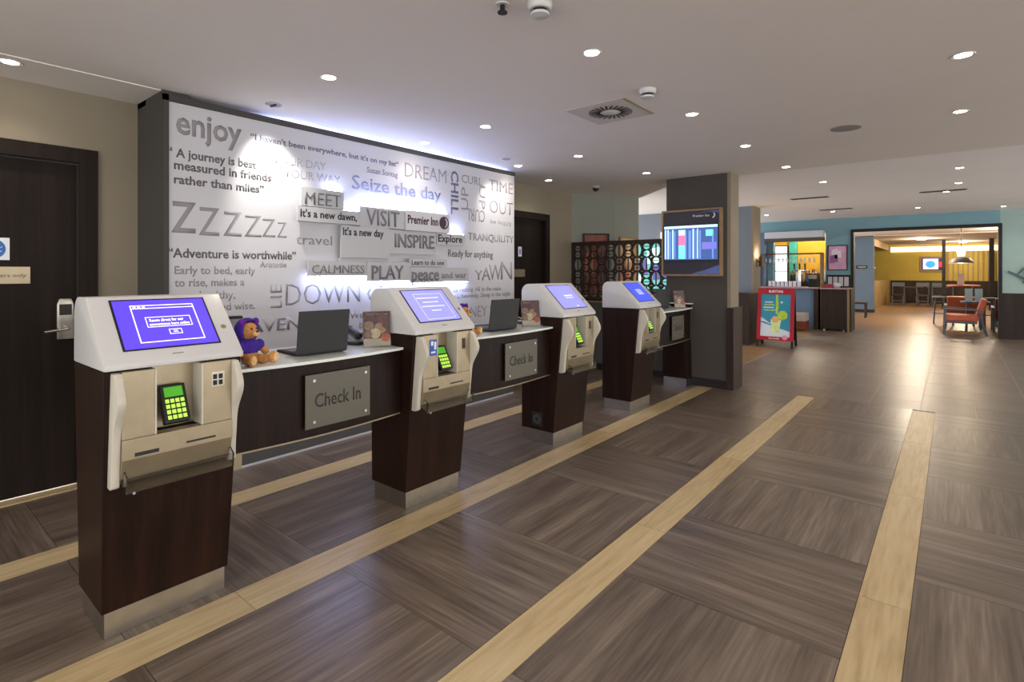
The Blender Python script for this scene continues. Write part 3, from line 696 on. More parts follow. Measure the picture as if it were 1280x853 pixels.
lettering('Premier Inn', -2.47-O.x, -2.27-O.x, 2.065-O.z, .032, sf, INK['w'], t, 0, depth=.002)
mp = []
for i in range(11): a = -PI*.45+PI*.75*i/10; mp.append((.036*math.cos(a), .036*math.sin(a)))
for i in range(11): a = PI*.30-PI*.75*i/10; mp.append((-.004+.026*math.cos(a), .002+.028*math.sin(a)))
MB().prism([(-2.235-O.x+u, 2.08-O.z+v) for u, v in mp], YS+.009-O.y, YS+.012-O.y, 'y').build('moon_crescent', INK['w'], t)
MB().prism([(-2.5-O.x, Z0+.025-O.z), (-2.15-O.x, Z0+.025-O.z), (-2.15-O.x, Z0+.135-O.z), (-2.2-O.x, Z0+.12-O.z), (-2.3-O.x, Z0+.08-O.z)], YS+.010-O.y, YS+.012-O.y, 'y').build('blue_swoosh', mat('swoosh_blue', '#5468a8', .5, var=.2), t)
MB().prism([(-2.5-O.x, 2.09-O.z), (-2.32-O.x, 2.128-O.z), (-2.15-O.x, 2.135-O.z), (-2.15-O.x, 2.105-O.z), (-2.3-O.x, 2.125-O.z)], YS+.010-O.y, YS+.012-O.y, 'y').build('blue_swoosh', MATS['swoosh_blue'], t)

# ================================================================== FRETWORK SCREEN ON THE PARTITION
t = thing('fretwork_screen', 'dark brown pierced fretwork screen with oval openings, standing on the low partition', 'screen', (-3.62, 6.79, .975))
FX0, FX1, FZ0, FZ1 = -4.40, -2.84, .975, 1.835
fw = mat('dark_fret_wood', '#2c1c17', .5, var=.1)
def cell(bm, x0, x1, z0, z1, rx, rz, y0, y1, n=20):
    cx, cz = (x0+x1)/2, (z0+z1)/2; O_ = []; I_ = []
    for i in range(n):
        a = 2*PI*(i+.5)/n; c, s = math.cos(a), math.sin(a)
        k = min((x1-x0)/2/abs(c) if abs(c) > 1e-6 else 9, (z1-z0)/2/abs(s) if abs(s) > 1e-6 else 9)
        O_.append((cx+c*k, cz+s*k)); I_.append((cx+c*rx, cz+s*rz))
    V = lambda p, y: bm.verts.new((p[0], y, p[1]))
    of = [V(p, y0) for p in O_]; ob = [V(p, y1) for p in O_]; if_ = [V(p, y0) for p in I_]; ib = [V(p, y1) for p in I_]
    for i in range(n):
        j = (i+1) % n
        bm.faces.new((of[i], of[j], if_[j], if_[i])); bm.faces.new((ob[i], ib[i], ib[j], ob[j])); bm.faces.new((if_[i], if_[j], ib[j], ib[i]))
    corners = []
mb = MB(); bm = mb.bm
cw = (FX1-FX0-.06)/11; chh = (FZ1-FZ0-.09)/4
for i in range(11):
    for j in range(4):
        x0 = FX0+.03+cw*i - (-3.62); z0 = .045+chh*j; x1 = x0+cw; z1 = z0+chh
        if (i+j) % 2 == 0:
            cell(bm, x0, x1, z0, z1, cw*.46, chh*.46, -.012, .012); mb.box((x0+x1)/2-.006, (x0+x1)/2+.006, -.010, .010, z0+.01, z1-.01)
        else:
            for q in (0, 1):
                za = z0+chh/2*q; cell(bm, x0, x1, za, za+chh/2, cw*.36, chh*.215, -.012, .012, 16)
                mb.box(x0+.02, x1-.02, -.010, .010, za+chh/4-.005, za+chh/4+.005)
mb.build('fret_panel', fw, t)
for nm, a in (('top_rail', (FX0, FX1, FZ1-.045, FZ1)), ('bottom_rail', (FX0, FX1, FZ0+.001, FZ0+.045)), ('stile', (FX0, FX0+.03, FZ0+.045, FZ1-.045)), ('stile', (FX1-.03, FX1, FZ0+.045, FZ1-.045))):
    bx(a[0]+3.62, a[1]+3.62, -.022, .022, a[2]-.975, a[3]-.975, bev=.002).build(nm, fw, t)
# pictures and light seen over and through the fretwork
def picture(name, label, o, u, wd, z0, z1, cols, framem, cat='picture', es=0):
    """framed picture hung on a vertical plane from o along u"""
    F = fr(o, u, (0, 0, 1)); t = thing(name, label, cat, o)
    F = F.copy(); F.translation = Vector((0, 0, 0))
    mb = MB(); f = .02
    for a in ((0, wd, z0, z0+f), (0, wd, z1-f, z1), (0, f, z0+f, z1-f), (wd-f, wd, z0+f, z1-f)): mb.box(*a, .002, .03)
    mb.build('frame', framem, t, mx=F)
    MB().box(f, wd-f, z0+f, z1-f, .004, .012).build('print', cols[0], t, mx=F)
    random.seed(len(label))
    for c in cols[1:]:
        for k in range(2):
            a = random.uniform(f, wd*.6); b = random.uniform(z0+f, z0+(z1-z0)*.6); 
            MB().prism([(a, b), (min(wd-f, a+wd*.35), b+.03), (min(wd-f, a+wd*.3), min(z1-f, b+(z1-z0)*.35)), (a+.01, min(z1-f, b+(z1-z0)*.3))], .012, .014+.001*k, 'z').build('print_patch', c, t, mx=F)
    return t
dl = Vector((.46, .48, 0)).normalized()
nrm = dl.cross(Vector((0, 0, 1)))
o = Vector((-4.29, 6.905, 0)) + nrm*.002
picture('framed_picture', 'dark framed russet picture hung above the fretwork screen', tuple(o), tuple(dl), .40, 1.05, 1.97, [mat('russet_print', '#7a3f2c', .5, var=.35, scale=6), mat('russet_b', '#b06a4c', .5, var=.2), mat('russet_c', '#4a2420', .5, var=.2)], M['blackmat'])
o = Vector((-3.9405, 7.33, 0))
picture('framed_picture', 'pale gold abstract picture hung behind the fretwork screen', (-3.935, 7.36, 0), (.08, .64, 0), .48, 1.0, 1.93, [mat('gold_print', '#c9a25c', .5, var=.3, scale=6), mat('gold_b', '#e8cfa0', .5, var=.1), mat('gold_c', '#b8633a', .5, var=.2)], M['tan'])
picture('framed_picture', 'tall backlit turquoise and white picture on the grey wall behind the fretwork screen', (-5.75, 11.28, 0), (1, 0, 0), .95, .99, 2.05, [emit('teal_glow', '#4c9c98', .5), emit('teal_glow_pale', '#a8e0dc', .8), mat('teal_c', '#4f4a9a', .5, var=.2)], M['blackmat'])  # glow put into the print colours for the bright cyan behind the fretwork
for i, (px_, z) in enumerate(((-4.93, 2.2), (-4.93, 1.98))):
    t = thing('wall_light', ('upper' if i == 0 else 'lower') + ' small glowing white wall light beside the timetable screen', 'wall light', (px_, 11.24, z), group=None)
    bx(-.05, .05, 0, .06, -.07, .07, bev=.01).build('shade', emit('lit_white_shade', '#fff4e0', 3.), t)

# ================================================================== CEILING FITTINGS
proto = thing('recessed_downlight', 'x', 'downlight', (0, 0, 0))
MB().lathe([(.040, 0), (.052, -.004), (.054, 0)], n=28).build('rim', M['white'], proto, smooth=True)
MB().lathe([(.039, -.0012), (.001, -.0014)], n=24).build('lens', M['lamp'], proto)
spot = bpy.data.lights.new('downlight_beam', 'SPOT'); spot.energy = DOWN_W; spot.spot_size = math.radians(128); spot.spot_blend = .75; spot.color = (1, .88, .74); spot.shadow_soft_size = .045
lo = bpy.data.objects.new('beam', spot); C.objects.link(lo); lo.parent = proto; lo.location = (0, 0, -.02)
LG = [
 (-4.065, .545, 'over the dark door at the far left'), (-2.92, 1.815, 'between the nearest kiosk and the lettered panel'), (-2.93, 3.235, 'above the middle desk'),
 (-3.72, 3.29, 'close to the lettered panel above the word DREAM'), (-1.50, 2.505, 'nearest the camera, in line with the square air vent'), (-1.51, 3.96, 'first beyond the square air vent'),
 (-1.50, 5.27, 'second beyond the square air vent'), (-1.45, 6.62, 'just right of the dark column top'), (-2.95, 4.66, 'above the third kiosk'), (-2.83, 5.98, 'just in front of the dark column'),
 (.042, 3.81, 'nearer of the two on the right side'), (.040, 5.135, 'farther of the two on the right side, beside the round speaker'), (-3.74, 4.67, 'at the right end of the lettered panel'), (-4.03, 5.66, 'above the second dark door'),
]
for i, (x, y, s) in enumerate(LG):
    c = proto if i == 0 else copy_tree(proto)
    z = 2.569 if (x < -3.96 and y < 1) else ZC
    c.location = (x, y, z-.0005); c['label'] = 'round recessed ceiling downlight ' + s; c['category'] = 'downlight'; c['group'] = 'recessed ceiling downlights'
for i, (x, y) in enumerate([(-1.5, 1.1), (-2.93, .4), (-1.5, -.3), (.04, 2.45), (.04, 1.1), (1.5, 2.45), (1.5, 3.8), (1.5, 5.13), (.04, -.3)]):
    c = copy_tree(proto); c.location = (x, y, ZC-.0005); c['label'] = 'recessed ceiling downlight outside the picture, ' + ['above the viewer left', 'far left behind the viewer', 'behind the viewer', 'above the viewer right', 'just right of the viewer', 'right edge, nearest', 'right edge, second', 'right edge, third', 'behind the viewer right'][i]; c['group'] = 'downlights out of view'
LF = [(-1.45, 8.83), (.06, 8.70), (.06, 10.17), (-.085, 11.16), (-.55, 13.6), (.77, 14.4), (-2.0, 13.3), (-3.4, 9.2), (1.6, 9.6), (-3.3, 13.2), (1.7, 12.6)]
sp2 = spot.copy(); sp2.energy = DOWN_W*1.5
for i, (x, y) in enumerate(LF):
    c = copy_tree(proto); c.location = (x, y, ZC2-.0005)
    for ch in bpy.data.objects:
        if ch.parent == c and ch.type == 'LIGHT': ch.data = sp2
    c['label'] = ['far ceiling downlight left of centre beyond the ceiling step', 'far ceiling downlight right of centre, nearest beyond the ceiling step', 'second far ceiling downlight right of centre', 'third far ceiling downlight right of centre', 'far ceiling downlight over the wide opening', 'far ceiling downlight near the pale wall at the right', 'far ceiling downlight in front of the bar', 'ceiling downlight hidden behind the dark column', 'far ceiling downlight beyond the right edge', 'far ceiling downlight over the bar seats', 'farthest ceiling downlight beyond the right edge'][i]
    c['group'] = 'far ceiling downlights'
# wall washer over the panel
t = thing('wall_washer_light', 'small louvred ceiling light above the word enjoy, washing the lettered panel', 'spotlight', (-3.69, 1.86, ZC))
MB().lathe([(.055, 0), (.055, -.006), (.045, -.008), (.04, -.004)], n=24).build('rim', mat('washer_rim', '#9a9aa6', .4, var=0), t, smooth=True)
bx(-.035, .035, -.006, .006, -.014, -.006).build('louvre', M['blackmat'], t)
sl = bpy.data.lights.new('washer_beam', 'SPOT'); sl.energy = 55; sl.spot_size = math.radians(70); sl.spot_blend = .8; sl.color = (1, .95, .86); sl.shadow_soft_size = .04
lo = bpy.data.objects.new('beam', sl); C.objects.link(lo); lo.parent = t; lo.location = (0, 0, -.03)
lo.rotation_euler = Vector((-.235, .12, -.55)).to_track_quat('-Z', 'Y').to_euler()
t = thing('wall_washer_light', 'small ceiling light at the right end of the lettered panel, washing its last words', 'spotlight', (-3.60, 4.30, ZC))
MB().lathe([(.045, 0), (.045, -.006), (.035, -.008), (.03, -.004)], n=24).build('rim', MATS['washer_rim'], t, smooth=True)
s2 = sl.copy(); s2.energy = 22
lo = bpy.data.objects.new('beam', s2); C.objects.link(lo); lo.parent = t; lo.location = (0, 0, -.03)
lo.rotation_euler = Vector((-.325, .2, -.55)).to_track_quat('-Z', 'Y').to_euler()
# air vent
t = thing('air_vent', 'square ceiling air vent with a ring of black radial slots', 'air vent', (-1.95, 3.52, ZC))
bx(-.24, .24, -.24, .24, -.004, 0, bev=.001).build('vent_plate', mat('vent_plate_paint', '#c3bcb5', .8, var=.01), t)
for i in range(24):
    a = 2*PI*i/24; MB().obox((.117*math.cos(a), .117*math.sin(a), -.005), (.085, .013, .003), RZ(a+.18)).build('vent_slot', M['black'], t)
MB().lathe([(.06, -.004), (.05, -.010), (.01, -.011)], n=24).build('vent_hub', M['white'], t, smooth=True)
t = thing('access_strip', 'thin pale strip set in the ceiling beside the square air vent', 'ceiling trim', (-1.72, 3.52, ZC)); bx(-.012, .012, -.23, .23, -.006, 0).build('strip', mat('strip_cream', '#a59a80', .6, var=0), t)
def detector(x, y, label, s=1.):
    t = thing('smoke_detector', label, 'smoke detector', (x, y, ZC))
    MB().lathe([(.055*s, 0), (.055*s, -.018*s), (.045*s, -.03*s)], n=24).build('detector_base', M['white'], t, smooth=True)
    MB().lathe([(.033*s, -.03*s), (.033*s, -.044*s)], n=20).build('sensor_gap', M['black'], t)
    MB().lathe([(.042*s, -.044*s), (.04*s, -.054*s), (.015*s, -.06*s)], n=24).build('detector_cap', M['white'], t, smooth=True)
detector(-1.525, 3.24, 'white round smoke detector on the ceiling beside the air vent')
detector(-1.40, 1.90, 'white round smoke detector at the top edge of the picture')
t = thing('sprinkler_head', 'small dark sprinkler head on the ceiling at the top edge of the picture', 'sprinkler', (-1.53, 1.80, ZC))
MB().lathe([(.03, 0), (.028, -.005)], n=16).build('sprinkler_plate', M['white'], t); MB().cyl((0, 0, 0), (0, 0, -.035), .011).cyl((0, 0, -.035), (0, 0, -.04), .022).build('sprinkler_body', M['black'], t)
t = thing('ceiling_speaker', 'flat round grey speaker grille in the ceiling', 'speaker', (-.68, 5.14, ZC))
MB().lathe([(.11, 0), (.108, -.004), (.02, -.005)], n=32).build('speaker_grille', mat('speaker_grey', '#8f8b8a', .6, var=.05, scale=90), t)
t = thing('dome_camera', 'small dark dome camera under the ceiling beyond the second door', 'camera', (-3.80, 6.45, ZC))
MB().lathe([(.06, 0), (.06, -.02), (.052, -.03)], n=24).build('camera_base', mat('grey_housing', '#9b9792', .5, var=0), t, smooth=True); MB().ell((0, 0, -.035), (.045, .045, .04)).build('dome', M['black'], t, smooth='all')
for i, (x, y, s) in enumerate([(-.13, 11.0, 'right of centre'), (-1.95, 10.6, 'left of centre, nearer one'), (-1.88, 12.85, 'left of centre, farther one')]):
    t = thing('ceiling_grille', 'dark slotted ventilation grille in the far ceiling, ' + s, 'air vent', (x, y, ZC2), group='far ceiling grilles')
    bx(-.3, .3, -.09, .09, -.004, 0).build('grille_frame', MATS['speaker_grey'], t)
    for k in range(4): bx(-.28, .28, -.075+.04*k, -.05+.04*k, -.006, -.004).build('grille_slot', M['blackmat'], t)

# ================================================================== FAR END: A-BOARD
t = thing('pavement_sign', 'red framed A-board with a cocktail poster standing on the tiles beyond the column', 'sign', (-2.56, 10.95, 0), math.radians(3))
tl = math.radians(10)
F = fr((0, -.22, .0), (1, 0, 0), (0, math.sin(tl), math.cos(tl)))
F = Matrix.Translation((0, 0, 0)) @ F
fm = MB(); Wd = .31
for a in ((-Wd, Wd, .985, 1.10), (-Wd, Wd, .13, .20), (-Wd, -Wd+.06, .20, .985), (Wd-.06, Wd, .20, .985)): fm.box(*a, -.02, .015)
fm.build('poster_frame', M['red'], t, mx=F)
po = MB().box(-Wd+.06, Wd-.06, .20, .985, -.01, .004).build('poster', mat('poster_teal', '#2f8aa8', .45, var=.06, emis='#2f8aa8', es=.0), t, mx=F)
MB().prism([(-.25, .20), (.25, .20), (.25, .30), (.05, .36), (-.25, .46)], .004, .005, 'z').build('poster_print', mat('poster_white', '#c9d4e2', .5, var=.03), po, mx=F)
MB().prism([(-.25, .48), (-.18, .47), (-.05, .42), (-.25, .56)], .004, .005, 'z').build('poster_print', MATS['poster_white'], po, mx=F)
lime = mat('poster_lime', '#a9c838', .5, var=.15, scale=20)
MB().prism([(.0, .985), (.035, .985), (.05, .75), (.03, .62), (.005, .62)], .004, .006, 'z').build('poster_print', lime, po, mx=F)
MB().prism([(-.06, .26), (.07, .26), (.09, .45), (.11, .52), (-.08, .52), (-.07, .42)], .005, .007, 'z').build('poster_print', mat('poster_glass', '#c9dc9c', .5, var=.2, scale=20), po, mx=F)
MB().cyl((.12, .60, .004), (.12, .60, .008), .085, n=20).build('poster_print', lime, po, mx=F)
MB().cyl((.0, .52, .007), (.0, .52, .009), .06, n=18).build('poster_print', mat('poster_peach', '#d8a878', .5, var=.2), po, mx=F)
for i, (a, b) in enumerate(((-.2, .0), (-.21, -.03), (-.2, -.02), (-.19, -.05))): MB().box(a, b, .68+.05*i, .70+.05*i, .004, .006).build('poster_lines', MATS['poster_white'] if i % 2 else lime, po, mx=F)
MB().cyl((.1, .84, .004), (.1, .84, .006), .02, n=10).build('poster_print', MATS['poster_white'], po, mx=F)
lettering('BURTONS', -.12, .12, 1.018, .045, F @ Matrix.Translation((0, 0, .015)), INK['w'], t, 2)
lettering('Enjoy responsibly', -.1, .08, .155, .028, F @ Matrix.Translation((0, 0, .015)), INK['w'], t, 1)
MB().cyl((.17, .19, .015), (.17, .19, .017), .045, n=18).build('round_badge', mat('badge_pink', '#d68ab0', .5, var=.1), t, mx=F)
for s in (-1, 1): MB().box(s*(Wd-.02)-.02, s*(Wd-.02)+.02, 0, .14, -.02, .012).build('front_foot', M['black'], t, mx=F)
Fb = fr((0, .22, 0), (1, 0, 0), (0, -math.sin(tl), math.cos(tl)))
MB().box(-Wd, Wd, .12, 1.09, -.012, .012).box(-Wd, -Wd+.04, 0, .12, -.012, .012).box(Wd-.04, Wd, 0, .12, -.012, .012).build('rear_panel', M['black'], t, mx=Fb)
t = thing('wall_sconce', 'small dark metal wall lamp with a warm glow on the far dark column', 'wall light', (-3.03, 11.4, 1.6))
bx(0, .012, -.05, .05, -.06, .06).build('back_plate', M['tan'], t); bx(.012, .05, -.012, .012, -.012, .012).build('arm', M['blackmat'], t)
MB().lathe([(.05, -.1), (.05, .1)], (.09, 0, 0), 16).build('shade', mat('bronze_shade', '#5a4636', .4, .5, var=.05), t, smooth=True)
pl_ = bpy.data.lights.new('sconce_glow', 'POINT'); pl_.energy = 5; pl_.color = (1, .7, .4); pl_.shadow_soft_size = .03
lo = bpy.data.objects.new('glow', pl_); C.objects.link(lo); lo.parent = t; lo.location = (.09, 0, .14)

# ================================================================== FAR END: BAR
# bar counter and its front
t = thing('bar_counter', 'bar counter with pinkish stone top and slate blue front at the far wall', 'bar', (-3.3, 14.9, 0))
bx(-.95, .80, -.25, .24, .985, 1.02, bev=.004).build('counter_top', mat('pink_stone', '#a98f92', .35, var=.1), t)
bx(-.93, .70, -.18, .2, 0, .984).build('counter_front', M['blue2'], t)
bx(.701, .795, -.25, .24, 0, .984).build('end_panel', M['wains'], t)
cab = thing('bar_cabinet', 'dark wood bar cabinet left of the wide opening', 'cabinet', (-2.19, 14.82, 0))
bx(-.27, .28, -.2, .3, .03, .98, bev=.004).build('cabinet_body', M['wains'], cab)
bx(.28, .33, -.18, .32, .0, 1.0).build('side_post', M['oak2'], cab); bx(.33, .36, -.2, .32, .0, 1.0).build('side_post', M['blackmat'], cab)
bx(-.275, .34, -.24, .32, .981, 1.01, bev=.004).build('cabinet_top', MATS['pink_stone'], cab)
for x in (-.2, .2): MB().cyl((x, -.14, 0), (x, -.14, .03), .03).build('castor', M['steel'], cab)
st = thing('bench_seat', 'padded bench with pale cushion in front of the bar', 'bench', (-2.90, 14.30, 0))
bx(-.42, .22, -.2, .25, .03, .22).build('bench_base', M['brownleather'], st); bx(-.42, .22, -.2, .25, .221, .42, bev=.03).build('cushion', mat('pale_cushion', '#a69b92', .8, var=.1), st); 
t = thing('bar_surround', 'slate blue bar frame with a white fascia over the bottle display', 'bar', (-3.2, 15.0, 0))
bx(-.66, -.55, -.2, .14, 1.02, 2.40).build('post', M['blue2'], t)
bx(-.55, .76, -.2, .14, 2.24, 2.40).build('white_fascia', mat('fascia_white', '#c9ced8', .7, var=.02), t); bx(-.55, .76, -.2, .14, 2.16, 2.238).build('dark_fascia', MATS['hatch_grey'], t)
bx(-.66, .74, -.16, .12, 1.831, 1.86).build('glass_rack', M['brownleather'], t)
bx(-.72, -.63, -.25, -.21, 1.02, 1.85).build('rack_post', M['brownleather'], t); bx(.70, .74, -.16, .12, 1.02, 1.83).build('rack_post', M['tan'], t)
# back bar room
struct('wall_bar', bx(-5.5, -2.3, 17.0, 17.1, 0, 2.7), mat('amber_wall', '#d09a2c', .8, var=.05))
struct('wall_bar_side', bx(-2.3, -2.2, YF+.161, 17.1, 0, 2.65), M['colside'])
struct('window_1', bx(-4.02, -3.66, 16.95, 17.0, 1.1, 2.15), M['blackmat'])
bx(-3.99, -3.69, 16.94, 16.95, 1.13, 2.12).build('pane', M['winwhite'], bpy.data.objects['window_1'])
for z in (1.4, 1.75): bx(-3.99, -3.69, 16.93, 16.94, z, z+.02).build('glazing_bar', M['blackmat'], bpy.data.objects['window_1'])
struct('trim_12', bx(-3.62, -3.42, 16.9, 17.0, 0, 2.3), mat('teal_green_paint', '#3f9a86', .6, var=.1))
ORD = ['leftmost', 'second from left', 'third from left', 'fourth from left', 'fifth from left', 'sixth from left', 'in the middle', 'sixth from right', 'fifth from right', 'fourth from right', 'third from right', 'second from right', 'rightmost']
# back counter with bottles
bc = thing('back_counter', 'low back counter behind the bar carrying bottles', 'counter', (-3.1, 16.5, 0)); bx(-.9, .6, -.2, .25, 0, 1.12).build('counter_body', M['wains'], bc)
cols = ['#1d3a1a', '#5a2a12', '#8d9aa8', '#1d1d26', '#b08a3a', '#7a1a22', '#c9d2dc', '#2a4a8a']
bot = []
for i, c in enumerate(cols):
    m = mat('bottle_%d' % i, c, .15, var=0)
    o = MB().lathe([(.032, 0), (.034, .01), (.034, .17), (.014, .21), (.012, .27), (.015, .275)], n=12).build('bottle', m, smooth=True)
    bot.append(o)
names = ['green', 'brown', 'clear grey', 'black', 'amber', 'dark red', 'frosted white', 'blue']
random.seed(3); k = 0
for r in range(2):
    for i in range(13):
        ci = (i*3+r) % 8
        o = bot[ci] if (r == 0 and i < 8) else bot[ci].copy()
        if not (r == 0 and i < 8): C.objects.link(o)
        s = random.uniform(.85, 1.35)
        o.location = (-3.48+.083*i+.02*r, 16.4+.12*r, 1.12); o.scale = (1.1, 1.1, s)
        tag(o, '%s glass bottle, %s in the %s row of bottles behind the bar' % (names[ci], ORD[i], 'front' if r == 0 else 'rear'), 'bottle', 'bottles behind the bar')
# taps, stacked cups, hanging glasses on the bar
cupm = mat('white_cup', '#e4dff0', .3, var=0)
cup0 = MB().lathe([(.025, 0), (.038, .01), (.042, .07)], n=14).build('cup', cupm, smooth=True)
for i in range(8):
    for r in range(2):
        o = cup0 if (i == 0 and r == 0) else cup0.copy()
        if not (i == 0 and r == 0): C.objects.link(o)
        o.location = (-3.62+.095*i, 14.82, 1.02+.071*r)
        tag(o, 'white cup on the bar, %s pair of the stacked row, %s' % (['leftmost', 'second', 'third', 'fourth', 'fourth last', 'third last', 'second last', 'rightmost'][i], 'lower one' if r == 0 else 'upper one'), 'cup', 'white cups stacked on the bar')
gl0 = MB().lathe([(.03, 0), (.03, -.004), (.004, -.008), (.004, -.08), (.03, -.11), (.034, -.17), (.026, -.2)], n=12).build('wine_glass', mat('glassware', '#d6dfe6', .1, var=0, alpha=.55), smooth=True)
for i in range(12):
    o = gl0 if i == 0 else gl0.copy()
    if i: C.objects.link(o)
    o.location = (-3.75+.1*i+ .0, 14.94, 1.83); tag(o, 'stemmed glass hanging from the rack over the bar, %s' % (ORD[:6]+ORD[7:])[i], 'glass', 'glasses hanging over the bar')
t = thing('beer_tap', 'chrome beer font with dark handles on the bar counter', 'beer tap', (-2.95, 14.9, 1.02))
MB().cyl((0, 0, 0), (0, 0, .42), .035).build('column', M['chrome'], t, smooth=True); MB().cyl((-.16, 0, .40), (.16, 0, .40), .03).build('bridge', M['chrome'], t, smooth=True)
for x in (-.12, 0, .12): MB().cyl((x, -.02, .43), (x, -.05, .58), .014, .022).build('handle', M['black'], t)
t = thing('coffee_machine', 'steel and black coffee machine on the bar counter', 'coffee machine', (-2.66, 14.95, 1.02))
bx(-.1, .1, -.1, .1, 0, .34, bev=.01).build('machine_body', M['black'], t); bx(-.09, .09, -.11, -.10, .2, .3).build('machine_front', M['steel'], t)
t = thing('napkin_box', 'red box with white napkins on the bar cabinet', 'box', (-2.30, 14.75, 1.0105)); bx(-.1, .1, -.06, .06, 0, .09).build('box_body', mat('napkin_red', '#8a2a3a', .5, var=0), t); MB().ell((.16, 0, .06), (.09, .05, .07)).build('napkin', M['panelwhite'], t)
t = picture('framed_poster', 'black framed pink poster on the teal wall left of the wide opening', (-2.385, YF-.002, 0), (1, 0, 0), .42, 1.43, 2.04, [mat('poster_pink', '#d8a9c8', .5, var=.1), mat('poster_mauve', '#a06aa8', .5, var=.1), mat('poster_pale', '#ecdcec', .5, var=.05)], M['blackmat'], 'poster')
t = thing('notice_rack', 'dark framed rack of white cards beneath the pink poster', 'rack', (-2.15, YF-.02, 1.0))
bx(-.25, .25, -.02, 0.018, .02, .32).build('rack_back', M['blackmat'], t)
for i in range(4): bx(-.225+.115*i, -.135+.115*i, -.024, -.02, .05, .27).build('card', M['panelwhite'], t)

# ================================================================== FAR END: SEATING BEYOND THE OPENING
def chair(x, y, rz, label, m, seatm, group=None, h=.88):
    t = thing('dining_chair', label, 'chair', (x, y, 0), rz, group)
    bx(-.21, .21, -.21, .21, .42, .47, bev=.01).build('seat', seatm, t)
    for sx in (-1, 1):
        MB().cyl((.17*sx, .17, 0), (.19*sx, .17, .42), .018, .022).build('leg', m, t)
        MB().cyl((.17*sx, -.22, 0), (.19*sx, -.18, .42), .018, .022).build('leg', m, t)
        MB().cyl((.19*sx, -.19, .47), (.2*sx, -.26, h), .018).build('back_post', m, t)
    MB().obox((0, -.25, h-.08), (.42, .025, .16), RX(.18), bev=.008).build('backrest', m, t)
    bx(-.17, .17, .15, .17, .2, .23).build('stretcher', m, t)
    return t
def lounge(x, y, rz, label, seatm, m, backm):
    t = thing('armchair', label, 'armchair', (x, y, 0), rz)
    bx(-.3, .3, -.28, .3, .30, .44, bev=.03).build('seat_cushion', seatm, t)
    bx(-.3, .3, -.27, .29, .25, .299).build('seat_frame', m, t)
    MB().obox((0, -.33, .56), (.6, .11, .48), RX(math.radians(14)), bev=.03).build('backrest', backm, t)
    for sx in (-1, 1):
        MB().cyl((.33*sx, .3, 0), (.33*sx, .28, .55), .022, .026).build('leg', m, t)
        MB().cyl((.33*sx, -.42, 0), (.33*sx, -.3, .5), .022, .026).build('leg', m, t)
        MB().obox((.33*sx, .0, .56), (.055, .66, .03), RX(.03), bev=.008).build('armrest', m, t)
    return t
chair(-2.22, 19.4, math.radians(-90), 'dark wooden chair left of the slate blue pier', M['darkwoodp'], M['darkwoodp'], h=1.0)
lounge(.14, 15.78, math.radians(90), 'armchair with orange seat and open wooden arms just inside the wide opening', M['orange'], M['greychair'], M['orange'])
lounge(1.05, 16.98, math.radians(0), 'brown leather armchair partly hidden by the dark wainscot of the far wall', M['brownleather'], M['greychair'], M['brownleather'])
lounge(.18, 17.42, math.radians(0), 'armchair with orange seat on the far side of the low table', M['orange'], M['greychair'], M['orange'])
def table(x, y, h, r, label, topm, legm, sq=False):
    t = thing('pub_table', label, 'table', (x, y, 0))
    if sq: bx(-r, r, -r, r, h-.035, h, bev=.006).build('tabletop', topm, t)
    else: MB().lathe([(r, h-.035), (r, h)], n=32).build('tabletop', topm, t)
    for sx in (-1, 1):
        for sy in (-1, 1): MB().cyl((r*.6*sx, r*.6*sy, 0), (r*.55*sx, r*.55*sy, h-.036), .022).build('leg', legm, t)
    return t
table(.40, 16.60, .70, .27, 'low grey table with two menu cards inside the wide opening', M['greychair'], M['greychair'])
table(.20, 18.2, 1.05, .34, 'tall pub table with orange wooden top under the pendant lamp', M['orange'], M['greychair'])
for i, (x, y, z, s) in enumerate(((.28, 16.55, .70, 'left pale blue menu card standing on the low grey table'), (.46, 16.58, .70, 'right pale blue menu card standing on the low grey table'), (.15, 18.15, 1.05, 'white menu card standing on the tall pub table'))):
    t = thing('menu_card', s, 'menu', (x, y, z)); mm = mat('menu_pale', '#c8e4ee', .5, var=0)
    MB().obox((0, -.02, .15), (.14, .006, .30), RX(.08)).build('front_leaf', mm, t); MB().obox((0, .02, .15), (.14, .006, .30), RX(-.08)).build('back_leaf', mm, t)
def stool(x, y, label):
    t = thing('bar_stool', label, 'stool', (x, y, 0), group='stools at the tall table')
    MB().lathe([(.16, .70), (.17, .73)], n=20).build('seat', M['greychair'], t)
    for a in range(4): MB().cyl((.18*math.cos(a*PI/2+.8), .18*math.sin(a*PI/2+.8), 0), (.12*math.cos(a*PI/2+.8), .12*math.sin(a*PI/2+.8), .70), .016).build('leg', M['greychair'], t)
    MB().lathe([(.16, .28), (.165, .29), (.16, .30)], n=20).build('foot_ring', M['greychair'], t)
stool(-.28, 18.35, 'grey stool left of the tall pub table'); stool(.72, 18.3, 'grey stool right of the tall pub table')
t = thing('pendant_lamp', 'grey dome pendant lamp with a white top hanging over the tall pub table', 'pendant lamp', (.16, 18.2, 1.62))
MB().lathe([(.26, 0), (.24, .06), (.16, .13), (.06, .17)], n=28).build('lamp_shade', mat('pendant_grey', '#77726c', .5, var=.05), t, smooth=True)
MB().lathe([(.07, .17), (.09, .28), (.05, .38), (.02, .42)], n=20).build('white_cap', emit('pendant_white', '#fff2d8', 1.4), t, smooth=True)
MB().cyl((0, 0, .42), (0, 0, .98), .008).build('cord', M['black'], t)
MB().lathe([(.12, .012), (.01, .010)], n=20).build('bulb', M['cove'], t)
